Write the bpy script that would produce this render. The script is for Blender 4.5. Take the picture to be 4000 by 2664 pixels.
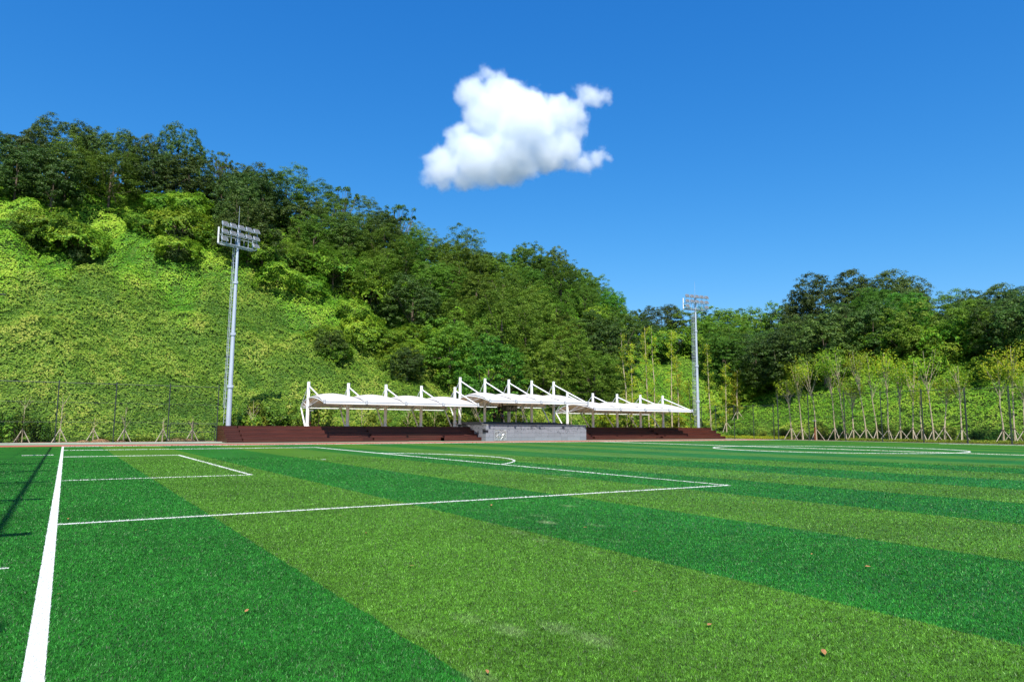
import bpy, bmesh, math, random
import numpy as np
from mathutils import Vector, Matrix, Euler
R = math.radians
for o in list(bpy.data.objects): bpy.data.objects.remove(o)
scene = bpy.context.scene
COL = scene.collection

# ------------------------------------------------------------------ camera, sky, sun, exposure
cam_data = bpy.data.cameras.new("camera"); cam = bpy.data.objects.new("camera", cam_data); COL.objects.link(cam)
scene.camera = cam
cam_data.sensor_width = 36.0; cam_data.lens = 24.831; cam_data.clip_start = 0.1; cam_data.clip_end = 8000
YAW, PITCH, ROLL = R(32.08), R(6.90), R(0.26)
F = Vector((math.sin(YAW)*math.cos(PITCH), math.cos(YAW)*math.cos(PITCH), math.sin(PITCH)))
RT = Vector((math.cos(YAW), -math.sin(YAW), 0)); UP = RT.cross(F)
R2 = RT*math.cos(ROLL) + UP*math.sin(ROLL); U2 = -RT*math.sin(ROLL) + UP*math.cos(ROLL)
m = Matrix((R2, U2, -F)).transposed().to_4x4(); m.translation = (0, 0, 1.67); cam.matrix_world = m

SUN_DIR = Vector((-0.47, -0.883, 0)).normalized()          # towards the sun, on the ground
SUN_EL = R(53)
to_sun = Vector((SUN_DIR.x*math.cos(SUN_EL), SUN_DIR.y*math.cos(SUN_EL), math.sin(SUN_EL)))
world = bpy.data.worlds.new("World"); scene.world = world; world.use_nodes = True
wn, wl = world.node_tree.nodes, world.node_tree.links
wn.clear()
wo = wn.new('ShaderNodeOutputWorld'); bg = wn.new('ShaderNodeBackground'); sky = wn.new('ShaderNodeTexSky')
sky.sky_type = 'NISHITA'; sky.sun_disc = False; sky.sun_elevation = SUN_EL
sky.sun_rotation = math.atan2(to_sun.x, to_sun.y)
sky.altitude = 0; sky.air_density = 1.0; sky.dust_density = 0.35; sky.ozone_density = 2.5
hs = wn.new('ShaderNodeHueSaturation'); hs.inputs['Saturation'].default_value = 1.22; hs.inputs['Hue'].default_value = 0.495
wl.new(sky.outputs[0], hs.inputs['Color'])
# the same response curve over the whole sky: deeper, more saturated blue, as the phone recorded it
EXPO = 0.75; BGS = 0.12
sep = wn.new('ShaderNodeSeparateColor'); cmb = wn.new('ShaderNodeCombineColor'); wl.new(hs.outputs[0], sep.inputs[0])
for i, (k, g) in enumerate(((.98, 1.367), (.888, .88), (1.113, .59))):
    m1 = wn.new('ShaderNodeMath'); m1.operation = 'MULTIPLY'; m1.inputs[1].default_value = .134; wl.new(sep.outputs[i], m1.inputs[0])
    m2 = wn.new('ShaderNodeMath'); m2.operation = 'POWER'; m2.inputs[1].default_value = g; wl.new(m1.outputs[0], m2.inputs[0])
    m3 = wn.new('ShaderNodeMath'); m3.operation = 'MULTIPLY'; m3.inputs[1].default_value = k/(BGS*2**EXPO); wl.new(m2.outputs[0], m3.inputs[0]); wl.new(m3.outputs[0], cmb.inputs[i])
wl.new(cmb.outputs[0], bg.inputs[0])
bg.inputs[1].default_value = BGS
wl.new(bg.outputs[0], wo.inputs[0])
sun_d = bpy.data.lights.new("sun", 'SUN'); sun_d.energy = 4.6; sun_d.angle = R(0.53); sun_d.color = (1.0, 0.955, 0.88)
sun = bpy.data.objects.new("sun", sun_d); COL.objects.link(sun)
sun.rotation_euler = (-to_sun).to_track_quat('-Z', 'Y').to_euler(); sun.location = (-60, -60, 90)
scene.view_settings.view_transform = 'Standard'; scene.view_settings.look = 'None'
scene.view_settings.exposure = EXPO; scene.view_settings.gamma = 1.0; scene.view_settings.use_curve_mapping = False
scene.cycles.max_bounces = 24; scene.cycles.volume_bounces = 24; scene.cycles.transparent_max_bounces = 8
scene.cycles.diffuse_bounces = 3; scene.cycles.volume_step_rate = 1.0

# ------------------------------------------------------------------ helpers
def new_mat(name):
    m = bpy.data.materials.new(name); m.use_nodes = True
    m.node_tree.nodes.clear(); return m, m.node_tree.nodes, m.node_tree.links
def simple(name, col, rough=.6, metal=0., var=.12, scale=3., spec=.5, bump=0., stretch=(1, 1, 1)):
    """one paint or material with a little procedural unevenness"""
    m, n, l = new_mat(name)
    o = n.new('ShaderNodeOutputMaterial'); b = n.new('ShaderNodeBsdfPrincipled')
    tc = n.new('ShaderNodeTexCoord'); mp = n.new('ShaderNodeMapping'); mp.inputs['Scale'].default_value = stretch
    t = n.new('ShaderNodeTexNoise'); t.inputs['Scale'].default_value = scale; t.inputs['Detail'].default_value = 6
    r = n.new('ShaderNodeValToRGB')
    r.color_ramp.elements[0].position = .3; r.color_ramp.elements[1].position = .7
    r.color_ramp.elements[0].color = tuple(c*(1-var) for c in col)+(1,)
    r.color_ramp.elements[1].color = tuple(min(1, c*(1+var)) for c in col)+(1,)
    l.new(tc.outputs['Object'], mp.inputs[0]); l.new(mp.outputs[0], t.inputs['Vector']); l.new(t.outputs[0], r.inputs[0])
    l.new(r.outputs[0], b.inputs['Base Color']); l.new(b.outputs[0], o.inputs[0])
    b.inputs['Roughness'].default_value = rough; b.inputs['Metallic'].default_value = metal
    b.inputs['Specular IOR Level'].default_value = spec
    if bump:
        bm = n.new('ShaderNodeBump'); bm.inputs['Strength'].default_value = bump; bm.inputs['Distance'].default_value = .02
        l.new(t.outputs[0], bm.inputs['Height']); l.new(bm.outputs[0], b.inputs['Normal'])
    return m
def leaf_mat(name, cols, trans=.3, spec=.25, hue=.02):
    """leaf colour: spread per leaf (attribute 'v'), per plant (object random)"""
    m, n, l = new_mat(name)
    o = n.new('ShaderNodeOutputMaterial'); at = n.new('ShaderNodeAttribute'); at.attribute_name = 'v'
    r = n.new('ShaderNodeValToRGB'); e = r.color_ramp.elements
    e[0].color = cols[0]+(1,); e[-1].color = cols[-1]+(1,)
    for i, c in enumerate(cols[1:-1]): x = e.new((i+1)/(len(cols)-1)); x.color = c+(1,)
    oi = n.new('ShaderNodeObjectInfo'); h = n.new('ShaderNodeHueSaturation')
    mr = n.new('ShaderNodeMapRange'); mr.inputs[3].default_value = .5-hue; mr.inputs[4].default_value = .5+hue
    mv = n.new('ShaderNodeMapRange'); mv.inputs[3].default_value = .7; mv.inputs[4].default_value = 1.32
    mm = n.new('ShaderNodeMath'); mm.operation = 'MULTIPLY'; mm.inputs[1].default_value = 7.13
    fr = n.new('ShaderNodeMath'); fr.operation = 'FRACT'
    l.new(oi.outputs['Random'], mr.inputs[0]); l.new(oi.outputs['Random'], mm.inputs[0]); l.new(mm.outputs[0], fr.inputs[0]); l.new(fr.outputs[0], mv.inputs[0])
    l.new(at.outputs['Fac'], r.inputs[0]); l.new(r.outputs[0], h.inputs['Color'])
    l.new(mr.outputs[0], h.inputs['Hue']); l.new(mv.outputs[0], h.inputs['Value'])
    b = n.new('ShaderNodeBsdfPrincipled'); b.inputs['Roughness'].default_value = .55; b.inputs['Specular IOR Level'].default_value = spec
    t = n.new('ShaderNodeBsdfTranslucent'); mx = n.new('ShaderNodeMixShader'); mx.inputs[0].default_value = trans
    l.new(h.outputs[0], b.inputs['Base Color']); l.new(h.outputs[0], t.inputs['Color'])
    l.new(b.outputs[0], mx.inputs[1]); l.new(t.outputs[0], mx.inputs[2]); l.new(mx.outputs[0], o.inputs[0])
    return m

class MB:
    """collects shapes and links them as one mesh object"""
    def __init__(s): s.v = []; s.f = []
    def add(s, vs, fs):
        k = len(s.v); s.v += [tuple(v) for v in vs]; s.f += [tuple(i+k for i in f) for f in fs]
    def box(s, x0, x1, y0, y1, z0, z1, M=None):
        vs = [Vector((x, y, z)) for z in (z0, z1) for x, y in ((x0, y0), (x1, y0), (x1, y1), (x0, y1))]
        if M: vs = [M @ v for v in vs]
        s.add(vs, [(3, 2, 1, 0), (4, 5, 6, 7), (0, 1, 5, 4), (1, 2, 6, 5), (2, 3, 7, 6), (3, 0, 4, 7)])
    def tube(s, p0, p1, r0, r1=None, n=8, cap=True):
        r1 = r0 if r1 is None else r1
        p0, p1 = Vector(p0), Vector(p1); a = (p1-p0).normalized()
        u = a.cross(Vector((0, 0, 1)) if abs(a.z) < .95 else Vector((1, 0, 0))).normalized(); w = a.cross(u)
        vs = [p+(u*math.cos(t)+w*math.sin(t))*r for p, r in ((p0, r0), (p1, r1)) for t in [2*math.pi*i/n for i in range(n)]]
        fs = [(i, i+n, (i+1) % n+n, (i+1) % n) for i in range(n)]
        if cap: fs += [tuple(range(n)), tuple(range(2*n-1, n-1, -1))]
        s.add(vs, fs)
    def path(s, pts, rs, n=7):
        for i in range(len(pts)-1):
            s.tube(pts[i], pts[i+1], rs[i], rs[i+1], n, cap=True)
    def build(s, name, mat, parent=None, smooth=False, kind=None):
        me = bpy.data.meshes.new(name); me.from_pydata(s.v, [], s.f); me.materials.append(mat); me.update()
        if smooth: me.polygons.foreach_set('use_smooth', [True]*len(me.polygons))
        return link(name, me, parent, kind)
def link(name, me, parent=None, kind=None):
    o = bpy.data.objects.new(name, me); COL.objects.link(o)
    if parent is not None: o.parent = parent
    if kind: o['kind'] = kind
    return o
def tag(o, label, cat, group=None):
    o['label'] = label; o['category'] = cat
    if group: o['group'] = group
    return o
def empty(name, loc=(0, 0, 0), rz=0.):
    o = bpy.data.objects.new(name, None); COL.objects.link(o); o.location = loc; o.rotation_euler = (0, 0, rz)
    o.empty_display_size = .3; return o
def copy_tree(o, parent=None):
    c = o.copy(); COL.objects.link(c)
    if parent is not None: c.parent = parent
    for ch in list(o.children): copy_tree(ch, c)
    return c
def leaf_mesh(name, pos, nrm, size, v, mat, rng, aspect=.62, fold=.12):
    """rhombic leaf clumps as one mesh from numpy arrays"""
    n = len(pos)
    nrm = nrm/np.maximum(np.linalg.norm(nrm, axis=1, keepdims=True), 1e-6)
    rd = rng.normal(size=(n, 3)); u = np.cross(nrm, rd); u /= np.maximum(np.linalg.norm(u, axis=1, keepdims=True), 1e-6)
    w = np.cross(nrm, u); s = size[:, None]
    P = np.empty((n, 4, 3)); P[:, 0] = pos-u*s*.5; P[:, 1] = pos+w*s*.5*aspect-nrm*s*fold; P[:, 2] = pos+u*s*.5; P[:, 3] = pos-w*s*.5*aspect-nrm*s*fold
    me = bpy.data.meshes.new(name)
    me.vertices.add(n*4); me.vertices.foreach_set('co', P.ravel())
    me.loops.add(n*4); me.loops.foreach_set('vertex_index', np.arange(n*4, dtype=np.int32))
    me.polygons.add(n); me.polygons.foreach_set('loop_start', np.arange(0, n*4, 4, dtype=np.int32)); me.polygons.foreach_set('loop_total', np.full(n, 4, dtype=np.int32))
    a = me.attributes.new('v', 'FLOAT', 'POINT'); a.data.foreach_set('value', np.repeat(np.clip(v, 0, 1), 4).astype(np.float32))
    me.materials.append(mat); me.update(calc_edges=True); me.validate()
    return me

# ------------------------------------------------------------------ materials
M_white = simple('white_painted_steel', (.80, .80, .79), .35, 0, .03, 2)
M_node = simple('grey_cap_paint', (.33, .345, .37), .4, 0, .05, 3)
M_galv = simple('galvanised_steel', (.50, .55, .62), .42, .35, .10, 2.5, stretch=(1, 1, .25))
M_lampface = simple('floodlight_lens', (.17, .17, .168), .25, .2, .15, 22)
M_dark = simple('dark_green_fence_paint', (.025, .032, .03), .5, 0, .2, 4)
M_wood = simple('reddish_brown_deck_timber', (.082, .021, .0135), .5, 0, .30, 2.2, .35, bump=.15, stretch=(.25, 4, 6))
M_wood2 = simple('weathered_deck_timber', (.064, .019, .0135), .55, 0, .35, 1.7, .35, bump=.15, stretch=(.3, 5, 7))
M_track_red = simple('red_running_surface', (.36, .085, .055), .85, 0, .12, 1.5)
M_track_green = simple('grey_green_walkway_surface', (.17, .24, .15), .85, 0, .12, 1.2)
M_kerb = simple('pale_concrete_kerb', (.42, .41, .37), .8, 0, .1, 3)
M_soil = simple('brown_soil', (.20, .125, .07), .95, 0, .35, 1.2, .2, bump=.5)
M_line = simple('white_line_fibre', (.62, .63, .60), .8, 0, .06, 30, .2)
M_black = simple('black_plastic', (.012, .013, .016), .45, 0, .2, 4)
M_slab = simple('dark_stone_paving', (.035, .038, .045), .6, 0, .2, 2)
M_alu = simple('bright_aluminium', (.78, .79, .80), .3, .3, .05, 3)
M_rust = simple('rust_brown_post', (.24, .07, .025), .7, 0, .25, 5)
M_bark = simple('grey_brown_bark', (.13, .10, .07), .9, 0, .35, 5, .2, bump=.4, stretch=(1, 1, .3))
M_pale_bark = simple('pale_tan_bark', (.40, .33, .22), .85, 0, .25, 5, .2, stretch=(1, 1, .3))
M_stake = simple('peeled_pole_timber', (.44, .38, .29), .8, 0, .18, 6, .2)

def turf_group():
    g = bpy.data.node_groups.new('turf_colour', 'ShaderNodeTree')
    g.interface.new_socket('Color', in_out='OUTPUT', socket_type='NodeSocketColor')
    g.interface.new_socket('Fine', in_out='OUTPUT', socket_type='NodeSocketFloat')
    n, l = g.nodes, g.links
    out = n.new('NodeGroupOutput'); geo = n.new('ShaderNodeNewGeometry'); sp = n.new('ShaderNodeSeparateXYZ')
    l.new(geo.outputs['Position'], sp.inputs[0])
    def M(op, a, b=None, c=None):
        k = n.new('ShaderNodeMath'); k.operation = op
        for i, x in enumerate((a, b, c)):
            if x is None: continue
            if isinstance(x, (int, float)): k.inputs[i].default_value = x
            else: l.new(x, k.inputs[i])
        return k.outputs[0]
    def N(scale, detail=3, vec=None, rough=.5):
        t = n.new('ShaderNodeTexNoise'); t.inputs['Scale'].default_value = scale; t.inputs['Detail'].default_value = detail
        t.inputs['Roughness'].default_value = rough
        l.new(vec or geo.outputs['Position'], t.inputs['Vector']); return t.outputs[0]
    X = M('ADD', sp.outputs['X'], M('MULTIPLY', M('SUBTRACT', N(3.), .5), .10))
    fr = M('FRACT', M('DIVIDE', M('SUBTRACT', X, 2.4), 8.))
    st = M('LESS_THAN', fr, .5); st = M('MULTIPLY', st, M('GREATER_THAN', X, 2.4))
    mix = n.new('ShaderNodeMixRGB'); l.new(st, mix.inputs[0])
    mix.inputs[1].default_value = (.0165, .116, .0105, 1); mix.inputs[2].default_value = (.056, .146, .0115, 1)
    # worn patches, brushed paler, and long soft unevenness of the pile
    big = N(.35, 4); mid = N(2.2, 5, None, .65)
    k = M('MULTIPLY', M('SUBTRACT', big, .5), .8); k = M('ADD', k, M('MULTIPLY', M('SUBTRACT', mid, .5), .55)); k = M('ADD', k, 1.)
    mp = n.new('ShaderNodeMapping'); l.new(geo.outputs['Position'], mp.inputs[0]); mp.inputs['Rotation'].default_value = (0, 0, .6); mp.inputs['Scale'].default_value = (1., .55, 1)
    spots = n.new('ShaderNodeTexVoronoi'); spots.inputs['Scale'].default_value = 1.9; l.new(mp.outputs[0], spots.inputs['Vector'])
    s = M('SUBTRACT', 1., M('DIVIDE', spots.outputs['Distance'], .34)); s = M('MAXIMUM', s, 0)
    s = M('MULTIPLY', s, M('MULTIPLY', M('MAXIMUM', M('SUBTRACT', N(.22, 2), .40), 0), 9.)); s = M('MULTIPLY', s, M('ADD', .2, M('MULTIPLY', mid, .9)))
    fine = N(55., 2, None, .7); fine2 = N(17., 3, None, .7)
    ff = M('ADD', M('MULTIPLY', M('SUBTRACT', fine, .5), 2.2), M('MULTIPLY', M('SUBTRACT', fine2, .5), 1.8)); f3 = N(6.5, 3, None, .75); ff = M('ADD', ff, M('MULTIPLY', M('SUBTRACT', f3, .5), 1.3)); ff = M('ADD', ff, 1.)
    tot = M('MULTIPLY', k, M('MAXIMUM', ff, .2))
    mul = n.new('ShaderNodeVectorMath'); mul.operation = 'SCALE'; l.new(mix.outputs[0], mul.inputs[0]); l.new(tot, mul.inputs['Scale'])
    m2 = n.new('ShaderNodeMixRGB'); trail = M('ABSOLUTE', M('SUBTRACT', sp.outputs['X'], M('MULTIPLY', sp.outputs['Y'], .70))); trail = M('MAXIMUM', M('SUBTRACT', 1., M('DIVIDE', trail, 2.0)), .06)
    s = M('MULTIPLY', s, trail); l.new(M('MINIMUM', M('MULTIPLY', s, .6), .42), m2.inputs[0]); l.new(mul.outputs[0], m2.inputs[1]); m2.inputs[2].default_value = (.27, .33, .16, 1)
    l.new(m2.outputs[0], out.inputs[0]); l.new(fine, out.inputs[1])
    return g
TG = turf_group()
def turf_mat(name, blades):
    m, n, l = new_mat(name)
    o = n.new('ShaderNodeOutputMaterial'); b = n.new('ShaderNodeBsdfPrincipled'); g = n.new('ShaderNodeGroup'); g.node_tree = TG
    b.inputs['Roughness'].default_value = .5 if not blades else .45
    b.inputs['Specular IOR Level'].default_value = .1 if not blades else .28
    if blades:
        a = n.new('ShaderNodeAttribute'); a.attribute_name = 'v'; w = n.new('ShaderNodeAttribute'); w.attribute_name = 'white'
        mr = n.new('ShaderNodeMapRange'); mr.inputs[3].default_value = .2; mr.inputs[4].default_value = 2.9
        sc = n.new('ShaderNodeVectorMath'); sc.operation = 'SCALE'; l.new(a.outputs['Fac'], mr.inputs[0]); l.new(g.outputs[0], sc.inputs[0]); l.new(mr.outputs[0], sc.inputs['Scale'])
        mx = n.new('ShaderNodeMixRGB'); l.new(w.outputs['Fac'], mx.inputs[0]); l.new(sc.outputs[0], mx.inputs[1]); mx.inputs[2].default_value = (.62, .63, .60, 1)
        l.new(mx.outputs[0], b.inputs['Base Color'])
        t = n.new('ShaderNodeBsdfTranslucent'); l.new(mx.outputs[0], t.inputs[0]); ms = n.new('ShaderNodeMixShader'); ms.inputs[0].default_value = .25
        l.new(b.outputs[0], ms.inputs[1]); l.new(t.outputs[0], ms.inputs[2]); l.new(ms.outputs[0], o.inputs[0])
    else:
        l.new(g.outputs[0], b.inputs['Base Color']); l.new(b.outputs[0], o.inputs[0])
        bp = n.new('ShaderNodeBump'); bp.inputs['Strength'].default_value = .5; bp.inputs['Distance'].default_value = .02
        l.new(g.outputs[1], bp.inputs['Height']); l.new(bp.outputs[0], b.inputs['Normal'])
    return m
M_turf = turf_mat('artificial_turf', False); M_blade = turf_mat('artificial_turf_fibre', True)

def granite():
    m, n, l = new_mat('grey_granite')
    o = n.new('ShaderNodeOutputMaterial'); b = n.new('ShaderNodeBsdfPrincipled'); b.inputs['Roughness'].default_value = .55
    geo = n.new('ShaderNodeNewGeometry'); mp = n.new('ShaderNodeMapping'); l.new(geo.outputs['Position'], mp.inputs[0]); mp.inputs['Scale'].default_value = (1.1, 1, 2.6)
    s = n.new('ShaderNodeTexNoise'); s.inputs['Scale'].default_value = 1.5; s.inputs['Detail'].default_value = 5; s.inputs['Distortion'].default_value = 1.6; l.new(mp.outputs[0], s.inputs['Vector'])
    f = n.new('ShaderNodeTexNoise'); f.inputs['Scale'].default_value = 30; f.inputs['Detail'].default_value = 3; l.new(geo.outputs['Position'], f.inputs['Vector'])
    sp = n.new('ShaderNodeSeparateXYZ'); l.new(geo.outputs['Position'], sp.inputs[0])
    mr = n.new('ShaderNodeMapRange'); mr.inputs[1].default_value = .2; mr.inputs[2].default_value = 2.0; mr.inputs[3].default_value = -.08; mr.inputs[4].default_value = .11; l.new(sp.outputs['Z'], mr.inputs[0])
    ad = n.new('ShaderNodeMath'); l.new(s.outputs[0], ad.inputs[0]); l.new(mr.outputs[0], ad.inputs[1])
    r = n.new('ShaderNodeValToRGB'); r.color_ramp.elements[0].position = .60; r.color_ramp.elements[1].position = .66
    r.color_ramp.elements[0].color = (.215, .222, .248, 1); r.color_ramp.elements[1].color = (.085, .09, .105, 1); l.new(ad.outputs[0], r.inputs[0])
    oi = n.new('ShaderNodeObjectInfo'); m1 = n.new('ShaderNodeMapRange'); m1.inputs[3].default_value = .9; m1.inputs[4].default_value = 1.08; l.new(oi.outputs['Random'], m1.inputs[0])
    m2 = n.new('ShaderNodeMapRange'); m2.inputs[3].default_value = .8; m2.inputs[4].default_value = 1.2; l.new(f.outputs[0], m2.inputs[0])
    mu = n.new('ShaderNodeMath'); mu.operation = 'MULTIPLY'; l.new(m1.outputs[0], mu.inputs[0]); l.new(m2.outputs[0], mu.inputs[1])
    sc = n.new('ShaderNodeVectorMath'); sc.operation = 'SCALE'; l.new(r.outputs[0], sc.inputs[0]); l.new(mu.outputs[0], sc.inputs['Scale'])
    l.new(sc.outputs[0], b.inputs['Base Color']); l.new(b.outputs[0], o.inputs[0]); return m
M_granite = granite()

def membrane_mat():
    m, n, l = new_mat('white_membrane_fabric')
    o = n.new('ShaderNodeOutputMaterial'); b = n.new('ShaderNodeBsdfPrincipled'); b.inputs['Base Color'].default_value = (.82, .82, .80, 1); b.inputs['Roughness'].default_value = .45
    t = n.new('ShaderNodeBsdfTranslucent'); t.inputs[0].default_value = (.88, .70, .52, 1); mx = n.new('ShaderNodeMixShader'); mx.inputs[0].default_value = .40
    l.new(b.outputs[0], mx.inputs[1]); l.new(t.outputs[0], mx.inputs[2]); l.new(mx.outputs[0], o.inputs[0]); return m
M_membrane = membrane_mat()

L_ivy = leaf_mat('kudzu_leaf', [(.055, .12, .010), (.14, .228, .018), (.225, .30, .028), (.37, .37, .06)], .3, .2)
L_ivyb = leaf_mat('bright_vine_leaf', [(.06, .16, .010), (.14, .275, .015), (.22, .35, .022), (.33, .41, .04)], .32, .2)
L_oak = leaf_mat('dark_oak_leaf', [(.022, .056, .009), (.044, .095, .013), (.078, .138, .018), (.12, .18, .028)], .24, .3)
L_broad = leaf_mat('green_broad_leaf', [(.03, .085, .008), (.07, .165, .012), (.12, .25, .018), (.20, .32, .028)], .3, .25, .028)
L_light = leaf_mat('light_broad_leaf', [(.05, .10, .010), (.10, .19, .016), (.16, .26, .022), (.24, .31, .035)], .32, .25)
L_locust = leaf_mat('feathery_locust_leaf', [(.045, .105, .010), (.085, .165, .015), (.13, .215, .020), (.18, .26, .03)], .3, .2)
L_yellow = leaf_mat('yellowing_leaf', [(.11, .22, .012), (.20, .34, .015), (.34, .43, .02), (.50, .38, .02)], .42, .2, .025)
L_verge = leaf_mat('verge_plant_leaf', [(.06, .13, .012), (.11, .20, .016), (.17, .25, .02), (.25, .26, .03)], .3, .2)

# ------------------------------------------------------------------ the ground
AZ = [-40, -10, 8, 12, 16, 20, 24, 30, 36.5, 39, 41, 43, 46, 52, 57, 60, 64, 68, 80, 120]
RH = [38, 38, 38, 37, 35, 32, 29, 28.5, 28, 23, 17, 14, 14.5, 12, 14, 14, 12.5, 12, 12, 12]
def interp(x, xs, ys):
    if x <= xs[0]: return ys[0]
    for i in range(1, len(xs)):
        if x <= xs[i]:
            t = (x-xs[i-1])/(xs[i]-xs[i-1]); t = t*t*(3-2*t)
            return ys[i-1]+(ys[i]-ys[i-1])*t
    return ys[-1]
def terrain(x, y):
    """height of the hillside above the pitch, 0 on the flat"""
    dx = max(x-91, 0); dy = max(y-81.5, 0); d = math.hypot(dx, dy)
    if d <= 0: return 0.
    Rg = interp(math.degrees(math.atan2(x, y)), AZ, RH)
    a = .84*d*d/(d+1.2); b = Rg+.05*d
    k = 5.; h = max(k-abs(a-b), 0)/k; z = min(a, b)-h*h*k*.25
    bump = (math.sin(x*.31+y*.13)*math.sin(y*.37-x*.11+1.3)*1.1+math.sin(x*.83+1.1)*math.sin(y*.71+x*.2)*.45
            + math.sin(x*.13+2.)*math.sin(y*.09+x*.05)*1.5)
    hi = min(max((d-20)/8, 0), 1)
    bump += hi*(1.5*abs(math.sin(x*.29+y*.21)*math.cos(y*.33-x*.17))+.9*abs(math.sin(x*.61-y*.37)))
    return z+bump*min(d/14, 1.)
def sheet(name, x0, x1, y0, y1, z, mat, nx=1, ny=1):
    b = MB(); b.box(x0, x1, y0, y1, z-.0015, z); o = b.build(name, mat); o['kind'] = 'structure'; return o
b = MB(); b.add([(-3500, -3500, -.03), (3500, -3500, -.03), (3500, 3500, -.03), (-3500, 3500, -.03)], [(0, 1, 2, 3)])
M_field = simple('rough_grass_ground', (.10, .11, .075), .95, 0, .35, .3, .2)
g = b.build('ground', M_field); g['kind'] = 'structure'
# hillside: rings following the foot line (straight behind the stand, rounded at the corner, straight along the right)
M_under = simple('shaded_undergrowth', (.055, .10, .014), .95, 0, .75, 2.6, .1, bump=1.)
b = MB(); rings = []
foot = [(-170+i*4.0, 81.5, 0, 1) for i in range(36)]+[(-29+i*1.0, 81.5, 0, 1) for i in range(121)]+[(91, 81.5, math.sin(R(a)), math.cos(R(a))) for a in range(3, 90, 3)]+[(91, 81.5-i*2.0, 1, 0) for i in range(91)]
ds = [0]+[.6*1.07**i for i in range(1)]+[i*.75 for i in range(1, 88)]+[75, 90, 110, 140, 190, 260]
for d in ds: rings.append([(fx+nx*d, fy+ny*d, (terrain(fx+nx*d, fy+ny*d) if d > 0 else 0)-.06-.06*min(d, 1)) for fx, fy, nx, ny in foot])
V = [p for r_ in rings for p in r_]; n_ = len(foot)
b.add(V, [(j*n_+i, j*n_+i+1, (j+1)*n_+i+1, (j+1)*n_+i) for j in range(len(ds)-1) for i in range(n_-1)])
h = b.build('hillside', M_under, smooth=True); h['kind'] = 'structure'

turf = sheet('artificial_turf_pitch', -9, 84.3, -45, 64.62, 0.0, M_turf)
sheet('red_running_strip', -60, 84.3, 64.62, 69.2, .004, M_track_red)
sheet('green_walkway', -60, 84.3, 69.2, 74.6, .008, M_track_green)
sheet('soil_bed', -60, 91, 74.8, 82.0, .005, M_soil)
sheet('soil_verge', 84.55, 91.5, -45, 74.8, .003, M_soil)
b = MB()
for i in range(30): b.box(-46+i*2, -44.01+i*2, 74.6, 74.8, -.02, .07)
k = b.build('concrete_kerb', M_kerb); k['kind'] = 'structure'
b = MB()
for i in range(60): b.box(84.3, 84.5, -44+i*2, -42.01+i*2, -.02, .03)
k = b.build('concrete_edging', M_kerb); k['kind'] = 'structure'

# white lines, sheets 4 mm above the turf
def mark(pts, w, closed=False):
    b = MB(); pts = [Vector((x, y, 0)) for x, y in pts]; L, Rr = [], []
    n = len(pts)
    for i, p in enumerate(pts):
        a = pts[(i-1) % n] if (closed or i) else p; c = pts[(i+1) % n] if (closed or i < n-1) else p
        t = (c-a).normalized(); s = Vector((-t.y, t.x, 0))*w/2; L.append(p+s); Rr.append(p-s)
    m = n if closed else n-1
    b.add([(v.x, v.y, .004) for v in L+Rr], [(n+i, n+(i+1) % n, (i+1) % n, i) for i in range(m)])
    o = b.build('pitch_marking', M_line); o['kind'] = 'structure'
W = .12; GX = -.07; Y1 = 14.35
mark([(GX, -30), (GX, 63.76)], .13)
mark([(GX+.065, 63.7), (84.1, 63.7)], W)
mark([(GX+.065, Y1), (16.45, Y1)], W); mark([(16.45, Y1-.06), (16.45, Y1+40.38)], W); mark([(GX+.065, Y1+40.32), (16.39, Y1+40.32)], W)
mark([(GX+.065, Y1+11), (5.45, Y1+11)], W); mark([(5.45, Y1+10.94), (5.45, Y1+29.38)], W); mark([(GX+.065, Y1+29.32), (5.39, Y1+29.32)], W)
cy = Y1+20.16
arc = [(11+9.15*math.cos(t), cy+9.15*math.sin(t)) for t in [R(-53+106*i/60) for i in range(61)]]
mark([p for p in arc if p[0] > 16.5], W)
mark([(51.8+9.15*math.cos(2*math.pi*i/96), cy+9.15*math.sin(2*math.pi*i/96)) for i in range(96)], W, True)
mark([(51.8, -30), (51.8, 63.64)], W)
mark([(-1.6, 10.37), (-.45, 10.34)], .07); mark([(-1.9, 46.6), (-.45, 46.6)], W)
mark([(11.0, 35.0), (11.0, 35.35)], .25)
mark([(81.5, 20), (81.5, 41.5)], W)

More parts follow.
